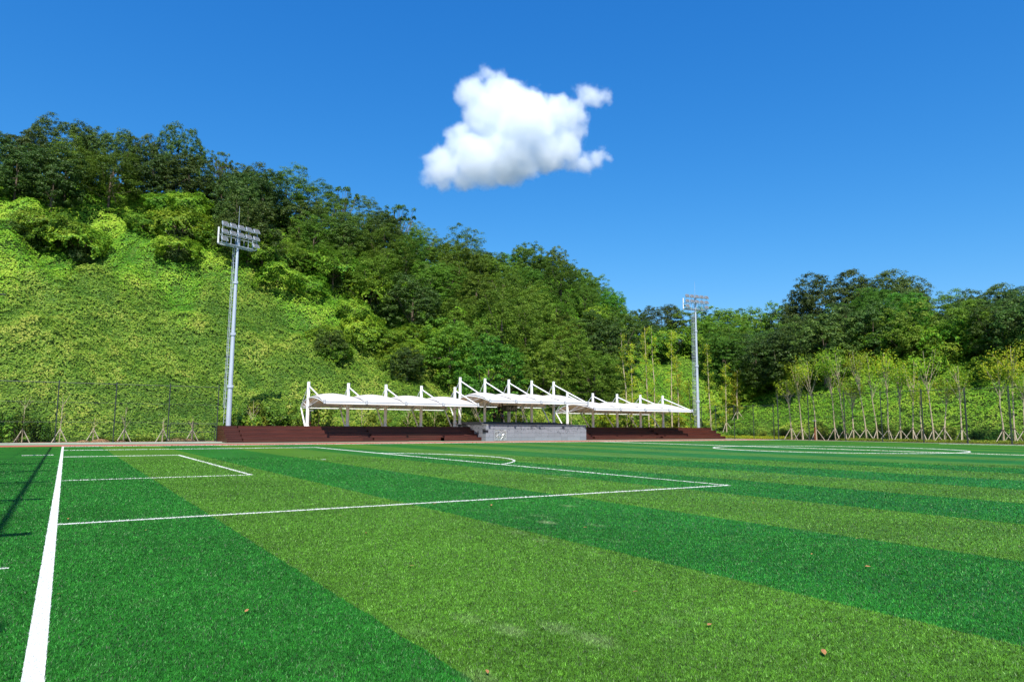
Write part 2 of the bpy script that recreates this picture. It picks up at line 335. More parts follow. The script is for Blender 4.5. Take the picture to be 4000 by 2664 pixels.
def line_fibres():
    # upright white fibres along the far lines, which stand as tall as the pile
    g_ = np.random.default_rng(8); V = []
    def along(p, q, dens=90):
        p, q = np.array(p), np.array(q); L = np.linalg.norm(q-p); n = max(1, int(L*dens)); t = g_.uniform(0, 1, n); d = (q-p)/L; c = p+(q-p)*t[:, None]+np.array([-d[1], d[0]])*g_.uniform(-.055, .055, (n, 1))
        r_ = np.linalg.norm(c, axis=1); c = c[r_ > 14]; V.append(c)
    along((GX, 14), (GX, 63.7)); along((0, 63.7), (84, 63.7)); along((16.45, Y1), (16.45, Y1+40.32)); along((0, Y1+40.32), (16.4, Y1+40.32)); along((0, Y1+11), (5.4, Y1+11)); along((5.45, Y1+11), (5.45, Y1+29.3)); along((0, Y1+29.32), (5.4, Y1+29.32))
    along((51.8, 0), (51.8, 63.6)); along((81.5, 20), (81.5, 41.5)); along((0, Y1), (16.45, Y1)); along((-1.9, 46.6), (-.45, 46.6))
    cp = [(51.8+9.15*math.cos(2*math.pi*i/48), Y1+20.16+9.15*math.sin(2*math.pi*i/48)) for i in range(49)]
    for i in range(48): along(cp[i], cp[i+1])
    ap = [(11+9.15*math.cos(R(-53+106*i/30)), Y1+20.16+9.15*math.sin(R(-53+106*i/30))) for i in range(31)]
    for i in range(30):
        if ap[i][0] > 16.4: along(ap[i], ap[i+1])
    P = np.concatenate(V); n = len(P); th = g_.uniform(-.9, .9, n)-YAW; b0 = np.concatenate([P, np.zeros((n, 1))], 1); h_ = g_.uniform(.5, 1, n)*np.clip(.004+np.linalg.norm(P, axis=1)*.0006, 0, .034)
    sd = np.stack([np.cos(th), np.sin(th), np.zeros(n)], 1)*.011; up_ = np.stack([g_.normal(0, .006, n), g_.normal(0, .006, n), h_], 1)
    Q = np.stack([b0-sd, b0+sd, b0+sd*.6+up_, b0-sd*.6+up_], 1)
    me = bpy.data.meshes.new('line_fibres'); me.from_pydata(Q.reshape(-1, 3).tolist(), [], [(4*i, 4*i+1, 4*i+2, 4*i+3) for i in range(n)]); me.materials.append(M_line)
    o = link('line_fibres', me, None, 'stuff'); tag(o, 'white artificial grass fibres forming the pitch lines', 'grass')
line_fibres()

# fibres of the artificial grass where the camera can pick them out
rng = np.random.default_rng(3)
def blades():
    P = []; S = []
    for r0, r1, dens, sz in ((3.9, 6, 9500, .75), (6, 8.5, 5600, .9), (8.5, 12, 3300, 1.15), (12, 17, 1500, 1.5), (17, 25, 560, 2.2), (25, 40, 150, 3.4)):
        a0, a1 = R(-12), R(76); n = int(dens*.5*(a1-a0)*(r1*r1-r0*r0))
        r_ = np.sqrt(rng.uniform(r0*r0, r1*r1, n)); a = rng.uniform(a0, a1, n)
        P.append(np.stack([r_*np.sin(a), r_*np.cos(a)], 1)); S.append(np.full(n, sz)*rng.uniform(.7, 1.3, n))
    P = np.concatenate(P); S = np.concatenate(S); n = len(P)
    keep = (P[:, 0] > -8.5); P, S = P[keep], S[keep]; n = len(P)
    h_ = .021*S**.45*rng.uniform(.5, 1.2, n); wd = .0064*S; th = rng.uniform(0, 2*np.pi, n); ln = rng.uniform(0, .9, n)*h_*1.3; la = rng.normal(.9, 1.4, n)
    base = np.concatenate([P, np.zeros((n, 1))], 1)
    side = np.stack([np.cos(th), np.sin(th), np.zeros(n)], 1)*wd[:, None]*.5
    tip = base+np.stack([np.cos(la)*ln, np.sin(la)*ln, h_], 1)
    V = np.stack([base-side, base+side, tip], 1)
    me = bpy.data.meshes.new('grass'); me.vertices.add(n*3); me.vertices.foreach_set('co', V.ravel())
    me.loops.add(n*3); me.loops.foreach_set('vertex_index', np.arange(n*3, dtype=np.int32))
    me.polygons.add(n); me.polygons.foreach_set('loop_start', np.arange(0, n*3, 3, dtype=np.int32)); me.polygons.foreach_set('loop_total', np.full(n, 3, dtype=np.int32))
    v = np.repeat(rng.uniform(0, 1, n)**1.5, 3); a = me.attributes.new('v', 'FLOAT', 'POINT'); a.data.foreach_set('value', v.astype(np.float32))
    x, y = P[:, 0], P[:, 1]
    wt = (np.abs(x-GX) < .066) | ((np.abs(y-Y1) < .062) & (x > 0) & (x < 16.5)) | ((np.abs(y-10.35) < .036) & (x < -.45) & (x > -1.6))
    a = me.attributes.new('white', 'FLOAT', 'POINT'); a.data.foreach_set('value', np.repeat(wt.astype(np.float32), 3))
    me.materials.append(M_blade); me.update(calc_edges=True)
    o = link('grass', me, None, 'stuff'); tag(o, 'short green artificial grass fibres of the pitch', 'grass')
blades()

# ------------------------------------------------------------------ timber stands
def stand(x0, x1, aisles, gaps, label, front=72.):
    """four tiers of 0.4 m; in the aisles half steps of 0.2 m; gaps = stretches where the lowest tier is left out"""
    root = empty('timber_stand', ((x0+x1)/2, front, 0)); ox, oy = (x0+x1)/2, front
    segs = []; cur = x0
    for a0, a1 in sorted(aisles):
        if a0 > cur: segs.append((cur, a0, False))
        segs.append((a0, a1, True)); cur = a1
    if cur < x1: segs.append((cur, x1, False))
    def plank(xa, xb, ya, yb, za, zb, i):
        b = MB(); b.box(xa-ox, xb-ox, ya-oy, yb-oy, za, zb); b.build('plank', M_wood if i % 3 else M_wood2, root)
    def run(xa, xb, y, z0, z1, dep, skip=()):
        # riser boards then tread boards, split where a gap is cut out
        parts = []; c = xa
        for g0, g1 in skip:
            g0, g1 = max(g0, xa), min(g1, xb)
            if g1 <= g0: continue
            if g0 > c: parts.append((c, g0))
            c = g1
        if c < xb: parts.append((c, xb))
        for pa, pb in parts:
            nb = max(1, round((z1-z0)/.135)); hh = (z1-z0)/nb
            for i in range(nb): plank(pa, pb, y-.02-(i % 2)*.004, y+.02, z0+i*hh, z0+(i+1)*hh-.012, i)
            nt = max(2, round(dep/.15)); tt = dep/nt
            for i in range(nt): plank(pa, pb, y+.025+i*tt-(.07 if i == 0 else 0), y+.013+(i+1)*tt, z1-.011, z1+.022, i+1)
    for xa, xb, ais in segs:
        if ais:
            for k in range(8): run(xa+.02, xb-.02, front+k*.45, k*.2, (k+1)*.2, .45 if k < 7 else 3.3)
            for s_ in (xa, xb):
                for k in range(1, 4):
                    b = MB(); b.box(s_-ox-.015, s_-ox+.015, k*.9-.45, k*.9, k*.4-.2, k*.4+.0); b.build('side_board', M_wood2, root)
        else:
            for k in range(4): run(xa, xb, front+k*.9, k*.4, (k+1)*.4, .9 if k < 3 else 3.3, gaps if k == 0 else ())
            for g0, g1 in gaps:
                if g0 >= xa and g1 <= xb:
                    for i in range(3): plank(g0, g1, front+.9-.02-(i % 2)*.004, front+.92, i*.133, i*.133+.122, i)
    # closed timber flanks and back
    for xe in (x0, x1):
        b = MB()
        for k in range(4): b.box(xe-ox-.02, xe-ox+.02, k*.9-.0, 6.0, k*.4, (k+1)*.4-.015)
        b.build('end_panel', M_wood, root)
    b = MB(); b.box(x0-ox, x1-ox, 5.98, 6.02, 0, 1.59); b.build('back_panel', M_wood2, root)
    return tag(root, label, 'stand')
stand(13.15, 41.0, [(13.17, 14.6), (26.6, 27.9), (39.2, 40.98)], [(31.9, 36.2)], 'dark red timber stand with stepped seating left of the grey stone stage')
stand(55.62, 82.2, [(55.64, 57.8), (68.4, 69.7), (80.7, 82.18)], [], 'dark red timber stand with stepped seating right of the grey stone stage')

# ------------------------------------------------------------------ stone stage
st = empty('stone_stage', (48.3, 71, 0))
def sx(x): return x-48.3
nx_, nz_ = 15, 4; tw = (55.6-41.0)/nx_; th_ = 1.84/nz_
tile = bpy.data.meshes.new('tile'); bm = bmesh.new(); bmesh.ops.create_cube(bm, size=1)
for v in bm.verts: v.co.x *= tw-.014; v.co.y *= .05; v.co.z *= th_-.014
bmesh.ops.bevel(bm, geom=bm.edges[:], offset=.006, segments=1); bm.to_mesh(tile); bm.free(); tile.materials.append(M_granite)
rnd = random.Random(2)
for i in range(nx_):
    for j in range(nz_):
        o = link('tile', tile, st); o.location = (sx(41.0+tw*(i+.5)), .025+rnd.uniform(-.004, .004), th_*(j+.5))
stile = bpy.data.meshes.new('tile'); bm = bmesh.new(); bmesh.ops.create_cube(bm, size=1)
for v in bm.verts: v.co.x *= .05; v.co.y *= .986; v.co.z *= th_-.014
bm.to_mesh(stile); bm.free(); stile.materials.append(M_granite)
for i in range(8):
    for j in range(nz_):
        for x in (41.025, 55.575):
            o = link('tile', stile, st); o.location = (sx(x), .56+i+rnd.uniform(-.003, .003), th_*(j+.5))
b = MB(); b.box(sx(41.06), sx(55.54), .06, 9.0, .0, 1.83); b.build('core', M_slab, st)
b = MB(); b.box(sx(40.97), sx(55.63), -.03, .9, 1.846, 1.905); b.build('coping', M_kerb, st)
b = MB(); b.box(sx(41.0), sx(54.2), .92, 9.0, 1.846, 1.99); b.build('paving_slab', M_slab, st)
b = MB()
for k in range(3): b.box(sx(41.2+k*.0), sx(52.6+k*.45), 1.4+.35*(2-k)*0+.5*k*0+.0+.3*(3-k)*0+k*.0, 1.75, 1.995+k*0, 2.0)
b.box(sx(41.1), sx(52.0), 1.3, 9.0, 1.992, 2.19); b.box(sx(52.0), sx(52.9), 1.3, 9.0, 1.992, 2.10); b.box(sx(52.9), sx(53.8), 1.3, 9.0, 1.992, 2.04)
b.build('raised_floor', M_slab, st)
b = MB(); b.box(sx(40.93), sx(41.3), -.06, .62, 1.02, 1.26); b.box(sx(40.96), sx(41.27), -.075, -.061, 1.05, 1.23); b.build('vent_box', M_black, st)
tag(st, 'grey granite tiled stage with stained front wall between the timber stands', 'stage')

def relief():
    m, n, l = new_mat('silver_relief_metal')
    o = n.new('ShaderNodeOutputMaterial'); b_ = n.new('ShaderNodeBsdfPrincipled'); b_.inputs['Metallic'].default_value = .55; b_.inputs['Roughness'].default_value = .35
    geo = n.new('ShaderNodeNewGeometry'); t = n.new('ShaderNodeTexNoise'); t.inputs['Scale'].default_value = 2.2; t.inputs['Detail'].default_value = 4; t.inputs['Distortion'].default_value = 2.5
    l.new(geo.outputs['Position'], t.inputs['Vector']); r = n.new('ShaderNodeValToRGB'); r.color_ramp.elements[0].position = .42; r.color_ramp.elements[1].position = .56
    r.color_ramp.elements[0].color = (.22, .22, .22, 1); r.color_ramp.elements[1].color = (.5, .5, .48, 1); l.new(t.outputs[0], r.inputs[0]); l.new(r.outputs[0], b_.inputs['Base Color']); l.new(b_.outputs[0], o.inputs[0])
    root = empty('relief_panel', (42.95, 70.97, .1)); from mathutils import noise
    b = MB(); N_ = 36
    vs = []; fs = []
    for j in range(N_+1):
        for i in range(N_+1):
            u, v = i/N_, j/N_; e = min(u, 1-u, v, 1-v)
            p = Vector((u*3+5, v*3, 1.7)); d = noise.noise(p+Vector((noise.noise(p*.8)*1.5, noise.noise(p*.9+Vector((3, 3, 3)))*1.5, 0)))
            d2 = abs(noise.noise(p*2.2))
            vs.append(((u-.5)*1.56, -.03-.10*max(0, d)-.05*d2 if e > .05 else -.05, v*1.2))
    for j in range(N_):
        for i in range(N_): k = j*(N_+1)+i; fs.append((k, k+1, k+N_+2, k+N_+1))
    b.add(vs, fs); b.build('relief_plate', m, root, smooth=False)
    b = MB()
    b.box(-.82, .82, -.07, -.0, -.04, .0); b.box(-.82, .82, -.07, 0, 1.2, 1.24); b.box(-.82, -.781, -.07, 0, 0, 1.2); b.box(.781, .82, -.07, 0, 0, 1.2)
    b.build('frame', M_node, root); tag(root, 'square silver relief panel fixed low on the grey stage wall', 'relief')
relief()

# ------------------------------------------------------------------ membrane canopies
def canopy(xs, top, yn, zn, prof, yr, zr, z0s, label, bul=.42):
    x0 = (xs[0]+xs[-1])/2; root = empty('membrane_canopy', (x0, 76.5, 0))
    def P(x, y, z): return (x-x0, y-76.5, z)
    def prof_at(t):
        s = t*(len(prof)-1); i = min(int(s), len(prof)-2); f = s-i
        p0 = prof[max(i-1, 0)]; p1 = prof[i]; p2 = prof[i+1]; p3 = prof[min(i+2, len(prof)-1)]
        return tuple(.5*((2*p1[k])+(-p0[k]+p2[k])*f+(2*p0[k]-5*p1[k]+4*p2[k]-p3[k])*f*f+(-p0[k]+3*p1[k]-3*p2[k]+p3[k])*f**3) for k in (0, 1))
    NT, NU = 22, 10
    for q in range(len(xs)-1):
        vs = []; fs = []
        for iu in range(NU+1):
            u = iu/NU
            for it in range(NT+1):
                t = it/NT; y, z = prof_at(t)
                z += bul*(math.sin(math.pi*u)**.85)*(math.sin(math.pi*t)**.8)
                y += .16*math.sin(math.pi*u)*(1-2*t)*(1 if (t < .1 or t > .9) else .6)
                vs.append(P(xs[q]+(xs[q+1]-xs[q])*u, y, z))
        for iu in range(NU):
            for it in range(NT): k = iu*(NT+1)+it; fs.append((k, k+NT+1, k+NT+2, k+1))
        b = MB(); b.add(vs, fs); o = b.build('membrane', M_membrane, root, smooth=True)
        so = o.modifiers.new('thickness', 'SOLIDIFY'); so.thickness = .015
    for q, x in enumerate(xs):
        zb = z0s
        b = MB(); b.tube(P(x, 76.5, zb), P(x, 76.5, top), .185, .165, 16); b.tube(P(x, 76.5, top), P(x, 76.5, top+.03), .18, .18, 16); b.tube(P(x, 76.5, zb), P(x, 76.5, zb+.05), .3, .3, 16)
        b.build('mast_pole', M_white, root, smooth=False)
        b = MB(); b.tube(P(x, 76.4, top-.42), P(x, yn+.1, zn+.05), .075, .075, 10); b.build('strut', M_white, root)
        b = MB(); b.tube(P(x, 76.6, top-.3), P(x, yr, zr+.1), .035, .035, 8); b.build('back_stay', M_white, root)
        b = MB(); b.tube(P(x, yr-.05, zr), P(x, 77.3, zb), .07, .09, 10); b.build('rear_prop', M_white, root)
        b = MB(); b.tube(P(x, yn-.16, zn-.2), P(x, yn-.02, zn+.2), .13, .13, 14); b.tube(P(x, yn-.21, zn-.0), P(x, yn+.1, zn+.04), .1, .1, 12); b.build('node_cap', M_node, root)
        pts = [P(x, *[(a, c-.09) for a, c in [prof_at(i/18)]][0]) for i in range(19)]
        b = MB(); b.path(pts, [.06]*19, 8); b.build('arch_beam', M_white, root)
        b = MB(); b.path([P(x, *[(a, c+.012) for a, c in [prof_at(i/18)]][0]) for i in range(1, 18)], [.02]*17, 5); b.build('seam', M_node, root)
        b = MB(); zc = prof_at(.5)[1]
        for dx, ty in ((-.8, .3), (.8, .3), (-.8, .72), (.8, .72), (0, .18), (0, .85)):
            if (q == 0 and dx < 0) or (q == len(xs)-1 and dx > 0): dx = 0
            y, z = prof_at(ty); b.tube(P(x, 76.5, zc-1.05), P(x+dx, y, z-.03+(.1 if dx else -.08)), .04, .03, 6)
        b.build('branch_arm', M_white, root)
        b = MB(); b.box(x-x0-(.42 if q else -.1), x-x0-(.14 if q else -.38), 1.55, 1.75, zr-.1, zr+.1); b.build('floodlight', M_white, root)
    for q in range(len(xs)-1):
        xa, xb = xs[q]+.12, xs[q+1]-.12
        b = MB(); b.tube(P(xa, yn, zn-.15), P(xb, yn, zn-.15), .075, .075, 10); b.build('front_pipe', M_white, root)
        b = MB(); b.tube(P(xa, yr, zr-.05), P(xb, yr, zr-.05), .055, .055, 8)
        for i in range(1, 8): xx = xa+(xb-xa)*i/8; b.tube(P(xx, yr, zr-.05), P(xx, yr-.08, zr+.14), .02, .02, 5)
        b.build('rear_pipe', M_white, root)
        b = MB()
        b.box(xa-x0, xb-x0, yn-76.5+.03, yn-76.5+.05, zn-.075, zn+.035)
        b.tube(P(xa, yn+.12, zn+.06), P(xb, yn+.12, zn+.06), .022, .022, 6)
        for i in range(1, 8): xx = xa+(xb-xa)*i/8; b.tube(P(xx, yn, zn-.04), P(xx, yn+.12, zn+.07), .028, .028, 6)
        b.build('edge_rail', M_node, root)
    return tag(root, label, 'canopy')
LOW = [(70.95, 4.12), (72.3, 4.42), (74.2, 4.68), (76.2, 4.72), (77.8, 4.42), (78.7, 4.0), (79.1, 3.74)]
TALL = [(69.45, 4.62), (71.2, 5.02), (73.4, 5.30), (75.6, 5.27), (77.4, 4.92), (78.6, 4.45), (79.1, 4.28)]
canopy([22.0, 26.45, 30.9, 35.35, 39.8], 6.36, 70.78, 4.07, LOW, 79.2, 3.66, 1.6, 'low white membrane canopy over the left timber stand')
canopy([40.5, 44.0, 47.5, 51.0, 54.5], 7.58, 69.28, 4.54, TALL, 79.2, 4.2, 1.9, 'taller white membrane canopy over the stone stage')
LOWR = [(a, c-.1) for a, c in LOW]
canopy([56.75, 61.1, 65.42, 69.78, 74.15], 6.24, 70.82, 3.95, LOWR, 79.2, 3.56, 1.6, 'low white membrane canopy over the right timber stand')

# ------------------------------------------------------------------ floodlight masts
def mast(x, y, ztop, fz, axis, lang, cage, label):
    root = empty('floodlight_mast', (x, y, 0))
    zs = [0, 5.6, 11.1, 16.6, ztop]; rs = [.275, .235, .20, .165, .115]
    for i in range(4):
        b = MB(); b.tube((0, 0, zs[i]), (0, 0, zs[i+1]-.001), rs[i], rs[i+1]+.004, 20); b.build('pole_section', M_galv, root, smooth=False)
    for i in range(1, 4):
        b = MB(); b.tube((0, 0, zs[i]-.07), (0, 0, zs[i]+.05), rs[i]+.085, rs[i]+.085, 20)
        for k in range(12):
            a = k*math.pi/6; c, s = math.cos(a), math.sin(a)
            b.box(-.012, .012, rs[i], rs[i]+.07, zs[i]+.05, zs[i]+.22, Matrix.Rotation(a, 4, 'Z'))
        b.build('flange', M_galv, root)
    b = MB(); b.tube((0, 0, ztop), (0, 0, ztop+2.6), .022, .01, 6); b.build('lightning_rod', M_galv, root)
    A = Matrix.Rotation(R(axis), 4, 'Z')
    zl = fz
    # platform and light frame, long axis along local x, lamps facing local -y
    b = MB()
    def T(p, q, r=.035, n=6): b.tube(A @ Vector(p), A @ Vector(q), r, r, n)
    hw = 2.05
    for z in (zl, zl+.95, zl+1.8):
        T((-hw, -.35, z), (hw, -.35, z)); 
    for xx in (-hw, -1.02, 0, 1.02, hw): T((xx, -.35, zl), (xx, -.35, zl+1.8), .03)
    for z in (zl, zl+.95): T((-hw, .45, z), (hw, .45, z), .03)
    for xx in (-hw, hw):
        T((xx, -.35, zl), (xx, .45, zl)); T((xx, .45, zl), (xx, .45, zl+1.2), .03); T((xx, -.35, zl+.95), (xx, .45, zl+.95), .03)
    for xx in (-1.02, 0, 1.02): T((xx, .45, zl), (xx, .45, zl+.95), .025)
    b.build('light_frame', M_galv, root)
    b = MB()
    for i in range(24): b.box(-hw+i*.172, -hw+i*.172+.07, -.3, .42, zl-.03, zl, A)
    b.box(-hw, hw, -.33, -.28, zl-.08, zl-.03, A); b.box(-hw, hw, .4, .45, zl-.08, zl-.03, A); b.build('platform_grating', M_galv, root)
    b = MB(); b.box(-hw-.06, -hw+.06, .3, .42, zl+.05, zl+1.75, A); b.build('cable_duct', M_white, root)
    rows = [(zl+2.05, [-2, -1, 0, 1, 2]), (zl+1.25, [-2, -1, 0, 1, 2]), (zl+.45, [-2, 2])]
    for z, cols in rows:
        for c in cols:
            L_ = A @ Matrix.Translation((c*.93, -.5, z)) @ Matrix.Rotation(R(-28), 4, 'X')
            b = MB(); b.box(-.31, .31, -.04, .10, -.21, .21, L_); b.box(-.23, .23, .10, .18, -.15, .15, L_)
            for k in range(5): b.box(-.22+k*.11-.01, -.22+k*.11+.01, .2, .25, -.15, .15, L_)
            fl = b.build('floodlight', M_galv, root)
            b = MB(); b.box(-.29, .29, -.055, -.041, -.19, .19, L_); b.build('lens', M_lampface, fl)
            b = MB(); b.box(-.36, -.34, -.03, .03, -.3, .05, L_); b.box(.34, .36, -.03, .03, -.3, .05, L_); b.box(-.36, .36, -.03, .03, -.32, -.3, L_); b.build('bracket', M_galv, fl)
    # caged ladder beside the pole
    n_before = len(root.children); b = MB(); lx = -.62 if cage > .5 else -.46
    for yy in (-.2, .2): b.tube((lx, yy, 1.8), (lx+.22, yy, zl), .02, .02, 5)
    for i in range(int((zl-2)/.35)):
        z = 2+i*.35; xx = lx+.22*(z-1.8)/(zl-1.8); b.tube((xx, -.2, z), (xx, .2, z), .014, .014, 5)
    b.build('ladder', M_galv, root)
    b = MB()
    for i in range(int((zl-3.5)/.9)):
        z = 3.5+i*.9; xx = lx+.22*(z-1.8)/(zl-1.8); hp = [(xx-cage*math.sin(math.pi*t/8), cage*.55*math.cos(math.pi*t/8), z) for t in range(9)]
        b.path(hp, [.016]*9, 4)
        b.tube((xx, 0, z), (0, 0, z), .02, .02, 5)
    for t in (2, 4, 6):
        z0_, z1_ = 3.5, zl; f = lambda z: lx+.22*(z-1.8)/(zl-1.8)
        b.tube((f(z0_)-cage*math.sin(math.pi*t/8), cage*.55*math.cos(math.pi*t/8), z0_), (f(z1_)-cage*math.sin(math.pi*t/8), cage*.55*math.cos(math.pi*t/8), z1_), .013, .013, 4)
    cg = b.build('ladder_cage', M_galv, root); cg.rotation_euler.z = R(lang)
    for ch in root.children:
        if ch.name.startswith('ladder'): ch.rotation_euler.z = R(lang)
    return tag(root, label, 'floodlight mast', 'floodlight masts behind the stands')
mast(14.25, 77.9, 22.4, 20.55, 22, -52, .34, 'tall grey floodlight mast behind the left end of the left timber stand')
mast(82.95, 77.9, 22.0, 20.1, -8, 10, .6, 'tall grey floodlight mast behind the right end of the right timber stand')

# ------------------------------------------------------------------ fences
def net(b, p0, p1, z0, z1, step=.28, r=.004):
    """diagonal wires between two points of a straight fence run"""
    p0, p1 = Vector(p0), Vector(p1); L = (p1-p0).length; H = z1-z0; k = -H
    while k < L:
        for s in (1, -1):
            a0, a1 = max(k, 0), min(k+H, L)
            if a1 <= a0: continue
            za, zb = (z0+(a0-k), z0+(a1-k)) if s == 1 else (z1-(a0-k), z1-(a1-k))
            A_ = p0.lerp(p1, a0/L); B_ = p0.lerp(p1, a1/L); b.tube((A_.x, A_.y, za), (B_.x, B_.y, zb), r, r, 3, cap=False)
        k += step
def fence(name, pts, H, rails, label, pr=.05, double=False, gate=None, step=.3, over=0.):
    o = Vector((pts[0][0], pts[0][1], 0)); root = empty(name, o)
    for x, y in pts:
        b = MB(); p = Vector((x, y, 0))-o; b.tube(p, p+Vector((0, 0, H+.12+over)), pr, pr, 10); b.tube(p, p+Vector((0, 0, .05)), pr*2.2, pr*2.2, 10)
        b.build('post', M_dark, root)
        if double:
            b = MB(); q = p+Vector((double, .35, 0)); b.tube(q, q+Vector((0, 0, H*.985)), pr*.6, pr*.6, 8)
            for k in range(1, 6): b.tube(p+Vector((0, 0, H*k/6)), q+Vector((0, 0, H*k/6)), .018, .018, 5)
            b.build('back_post', M_dark, root)
    for i in range(len(pts)-1):
        a = Vector((pts[i][0], pts[i][1], 0))-o; c = Vector((pts[i+1][0], pts[i+1][1], 0))-o; d = (c-a).normalized()*pr
        for z in rails:
            b = MB(); rr = .03 if z >= max(rails)-.01 else .013
            b.tube(a+d+Vector((0, 0, z)), c-d+Vector((0, 0, z)), rr, rr, 6); b.build('rail', M_dark, root)
        b = MB(); net(b, a+d, c-d, .1, max(rails), step); nn = b.build('netting', M_dark, root); nn['kind'] = 'stuff'
    return tag(root, label, 'fence')
fence('mesh_fence', [(-5.4, 77), (-.75, 77), (3.88, 77), (8.5, 77), (13.0, 77)], 5.6, [5.5, 3.7, 1.9], 'dark mesh fence in front of the ivy slope left of the timber stand')
b_pts = [(-4.3, y_) for y_ in (.7, 6.7, 12.7, 18.5, 24.4, 30.3, 35.8, 41., 46.3, 51.2, 56.0)]
bf = fence('ball_stop_fence', b_pts, 10.0, [9.9, 6., 2.6], 'tall dark ball stop net with cross arms shaped for shadow behind the goal line at the left edge', .05, False, None, .6)
for x_, y_ in b_pts:
    b = MB(); b.box(-2.6, .42, y_-.86, y_-.54, 10.02, 10.08); b.tube((-2.4, y_-.7, 10.0), (0, y_-.7, 9.0), .02, .02, 5); b.build('shadow_cross_arm', M_dark, bf)  # unseen arms, made wide so their rung shadows show on the turf
b = MB(); b.tube((0, 0, 9.92), (0, 55.3, 9.92), .065, .065, 8); b.build('top_beam', M_dark, bf)
rp = [(85.5, 20.3), (85.5, 25.5), (85.5, 30.8), (85.5, 36.0), (85.5, 40.4), (85.5, 45.2), (85.5, 50.2), (85.5, 55.1), (85.5, 60.4), (85.5, 65.3)]
fence('mesh_fence', rp, 6.2, [6.1, 3.1], 'tall dark mesh fence with doubled posts in front of the staked trees', .055, .55)
fence('mesh_fence', [(85.3, 65.9), (84.7, 68.9), (84.1, 71.9), (83.5, 74.9), (83.0, 77.3)], 4.9, [4.8, 2.4], 'lower dark mesh fence between the right floodlight mast and the tall fence', .05, False)
# gate in the left fence
gt = empty('fence_gate', (8.62, 76.9, 0)); b = MB()
for xx in (.05, 2.15, 4.2): b.tube((xx, 0, .05), (xx, 0, 1.85), .035, .035, 8)
b.build('gate_post', M_dark, gt); b = MB()
for z in (.12, 1.0, 1.8): b.tube((.05, 0, z), (4.2, 0, z), .025, .025, 6)
b.build('gate_rail', M_dark, gt); b = MB(); net(b, (.05, 0, 0), (4.2, 0, 0), .12, 1.8, .2); nn = b.build('gate_mesh', M_dark, gt); nn['kind'] = 'stuff'
tag(gt, 'low dark double gate in the mesh fence beside the left stand', 'gate')

# garden light posts
def light_post(x, y, h_, label):
    root = empty('garden_light', (x, y, 0)); b = MB(); b.box(-.07, .07, -.07, .07, 0, h_*.62); b.build('lower_post', M_rust, root)
    b = MB(); b.box(-.055, .055, -.055, .055, h_*.62, h_-.12); b.build('upper_post', M_black, root)
    b = MB(); b.box(-.3, .3, -.14, .14, h_-.12, h_-.04); b.box(-.24, .24, -.1, .1, h_-.14, h_-.12); b.build('lamp_head', M_node, root)
    tag(root, label, 'light post', 'rust brown garden light posts')
light_post(23.4, 80.3, 3.45, 'rust brown garden light post behind the leftmost canopy column')
light_post(42.6, 80.3, 3.3, 'rust brown garden light post behind the left end of the stage')
light_post(71.1, 80.0, 3.2, 'rust brown garden light post behind the right timber stand')
light_post(87.2, 60.7, 2.75, 'rust brown garden light post among the staked trees by the right fence')

# ------------------------------------------------------------------ things on the stage
cl = empty('clock_board', (47.42, 76.05, 0)); b = MB(); b.box(-1.12, 1.05, -.1, .1, 3.55, 4.32); b.build('housing', M_black, cl)
M_seg = simple('unlit_clock_segment', (.42, .43, .46), .5, 0, .1, 5)
def digit(name, cx, segs):
    b = MB(); w_, hh, t = .13, .24, .03; cz = 3.94
    D = {'a': (-w_, w_, hh-t, hh+t), 'g': (-w_, w_, -t, t), 'd': (-w_, w_, -hh-t, -hh+t), 'f': (-w_-t, -w_+t, .02, hh), 'b': (w_-t, w_+t, .02, hh), 'e': (-w_-t, -w_+t, -hh, -.02), 'c': (w_-t, w_+t, -hh, -.02)}
    for s in segs: x0_, x1_, z0_, z1_ = D[s]; b.box(cx+x0_, cx+x1_, -.108, -.101, cz+z0_, cz+z1_)
    b.build(name, M_seg, cl)
digit('digit', -.62, 'bc'); digit('digit', -.12, 'fbgec'); digit('digit', .40, 'gecb'); digit('digit', .80, 'fbgec')
b = MB(); b.box(.10, .15, -.108, -.101, 4.0, 4.05); b.box(.10, .15, -.108, -.101, 3.82, 3.87); b.build('colon', M_seg, cl)
b = MB(); b.box(-.05, .05, -.05, .05, 2.19, 3.55); b.box(.85, .93, -.05, .05, 2.19, 3.55); b.build('post', M_white, cl)
tag(cl, 'black digital clock board with unlit numerals under the tall canopy', 'clock')

ld = empty('ladder', (52.35, 81.0, 0)); b = MB()
for xx in (-.24, .24):
    b.tube((xx*1.5, -.55, 0), (xx*.8, .05, 3.2), .04, .04, 6); b.tube((xx*1.5, .5, 0), (xx*.8, .1, 3.15), .03, .03, 6)
b.build('rail', M_alu, ld)
for i in range(10):
    b = MB(); z = .3+.29*i; w_ = .24*(1.5-.7*z/3.2); y_ = -.55+.6*z/3.2; b.box(-w_, w_, y_-.04, y_+.04, z, z+.06); b.build('step', M_alu, ld)
tag(ld, 'white aluminium step ladder standing sunlit behind the stage', 'ladder')

rl = empty('guard_railing', (46.2, 79.8, 1.99)); b = MB()
b.tube((0, 0, 1.15), (6.2, 0, 1.15), .03, .03, 6); b.tube((0, 0, .15), (6.2, 0, .15), .02, .02, 6)
for i in range(5): b.tube((i*1.55, 0, 0), (i*1.55, 0, 1.15), .03, .03, 6)
b.build('rail', M_black, rl); b = MB()
for i in range(52): b.tube((i*.12, 0, .15), (i*.12, 0, 1.15), .008, .008, 4, cap=False)
bb = b.build('baluster', M_black, rl); tag(rl, 'black guard railing along the back of the stage', 'railing')

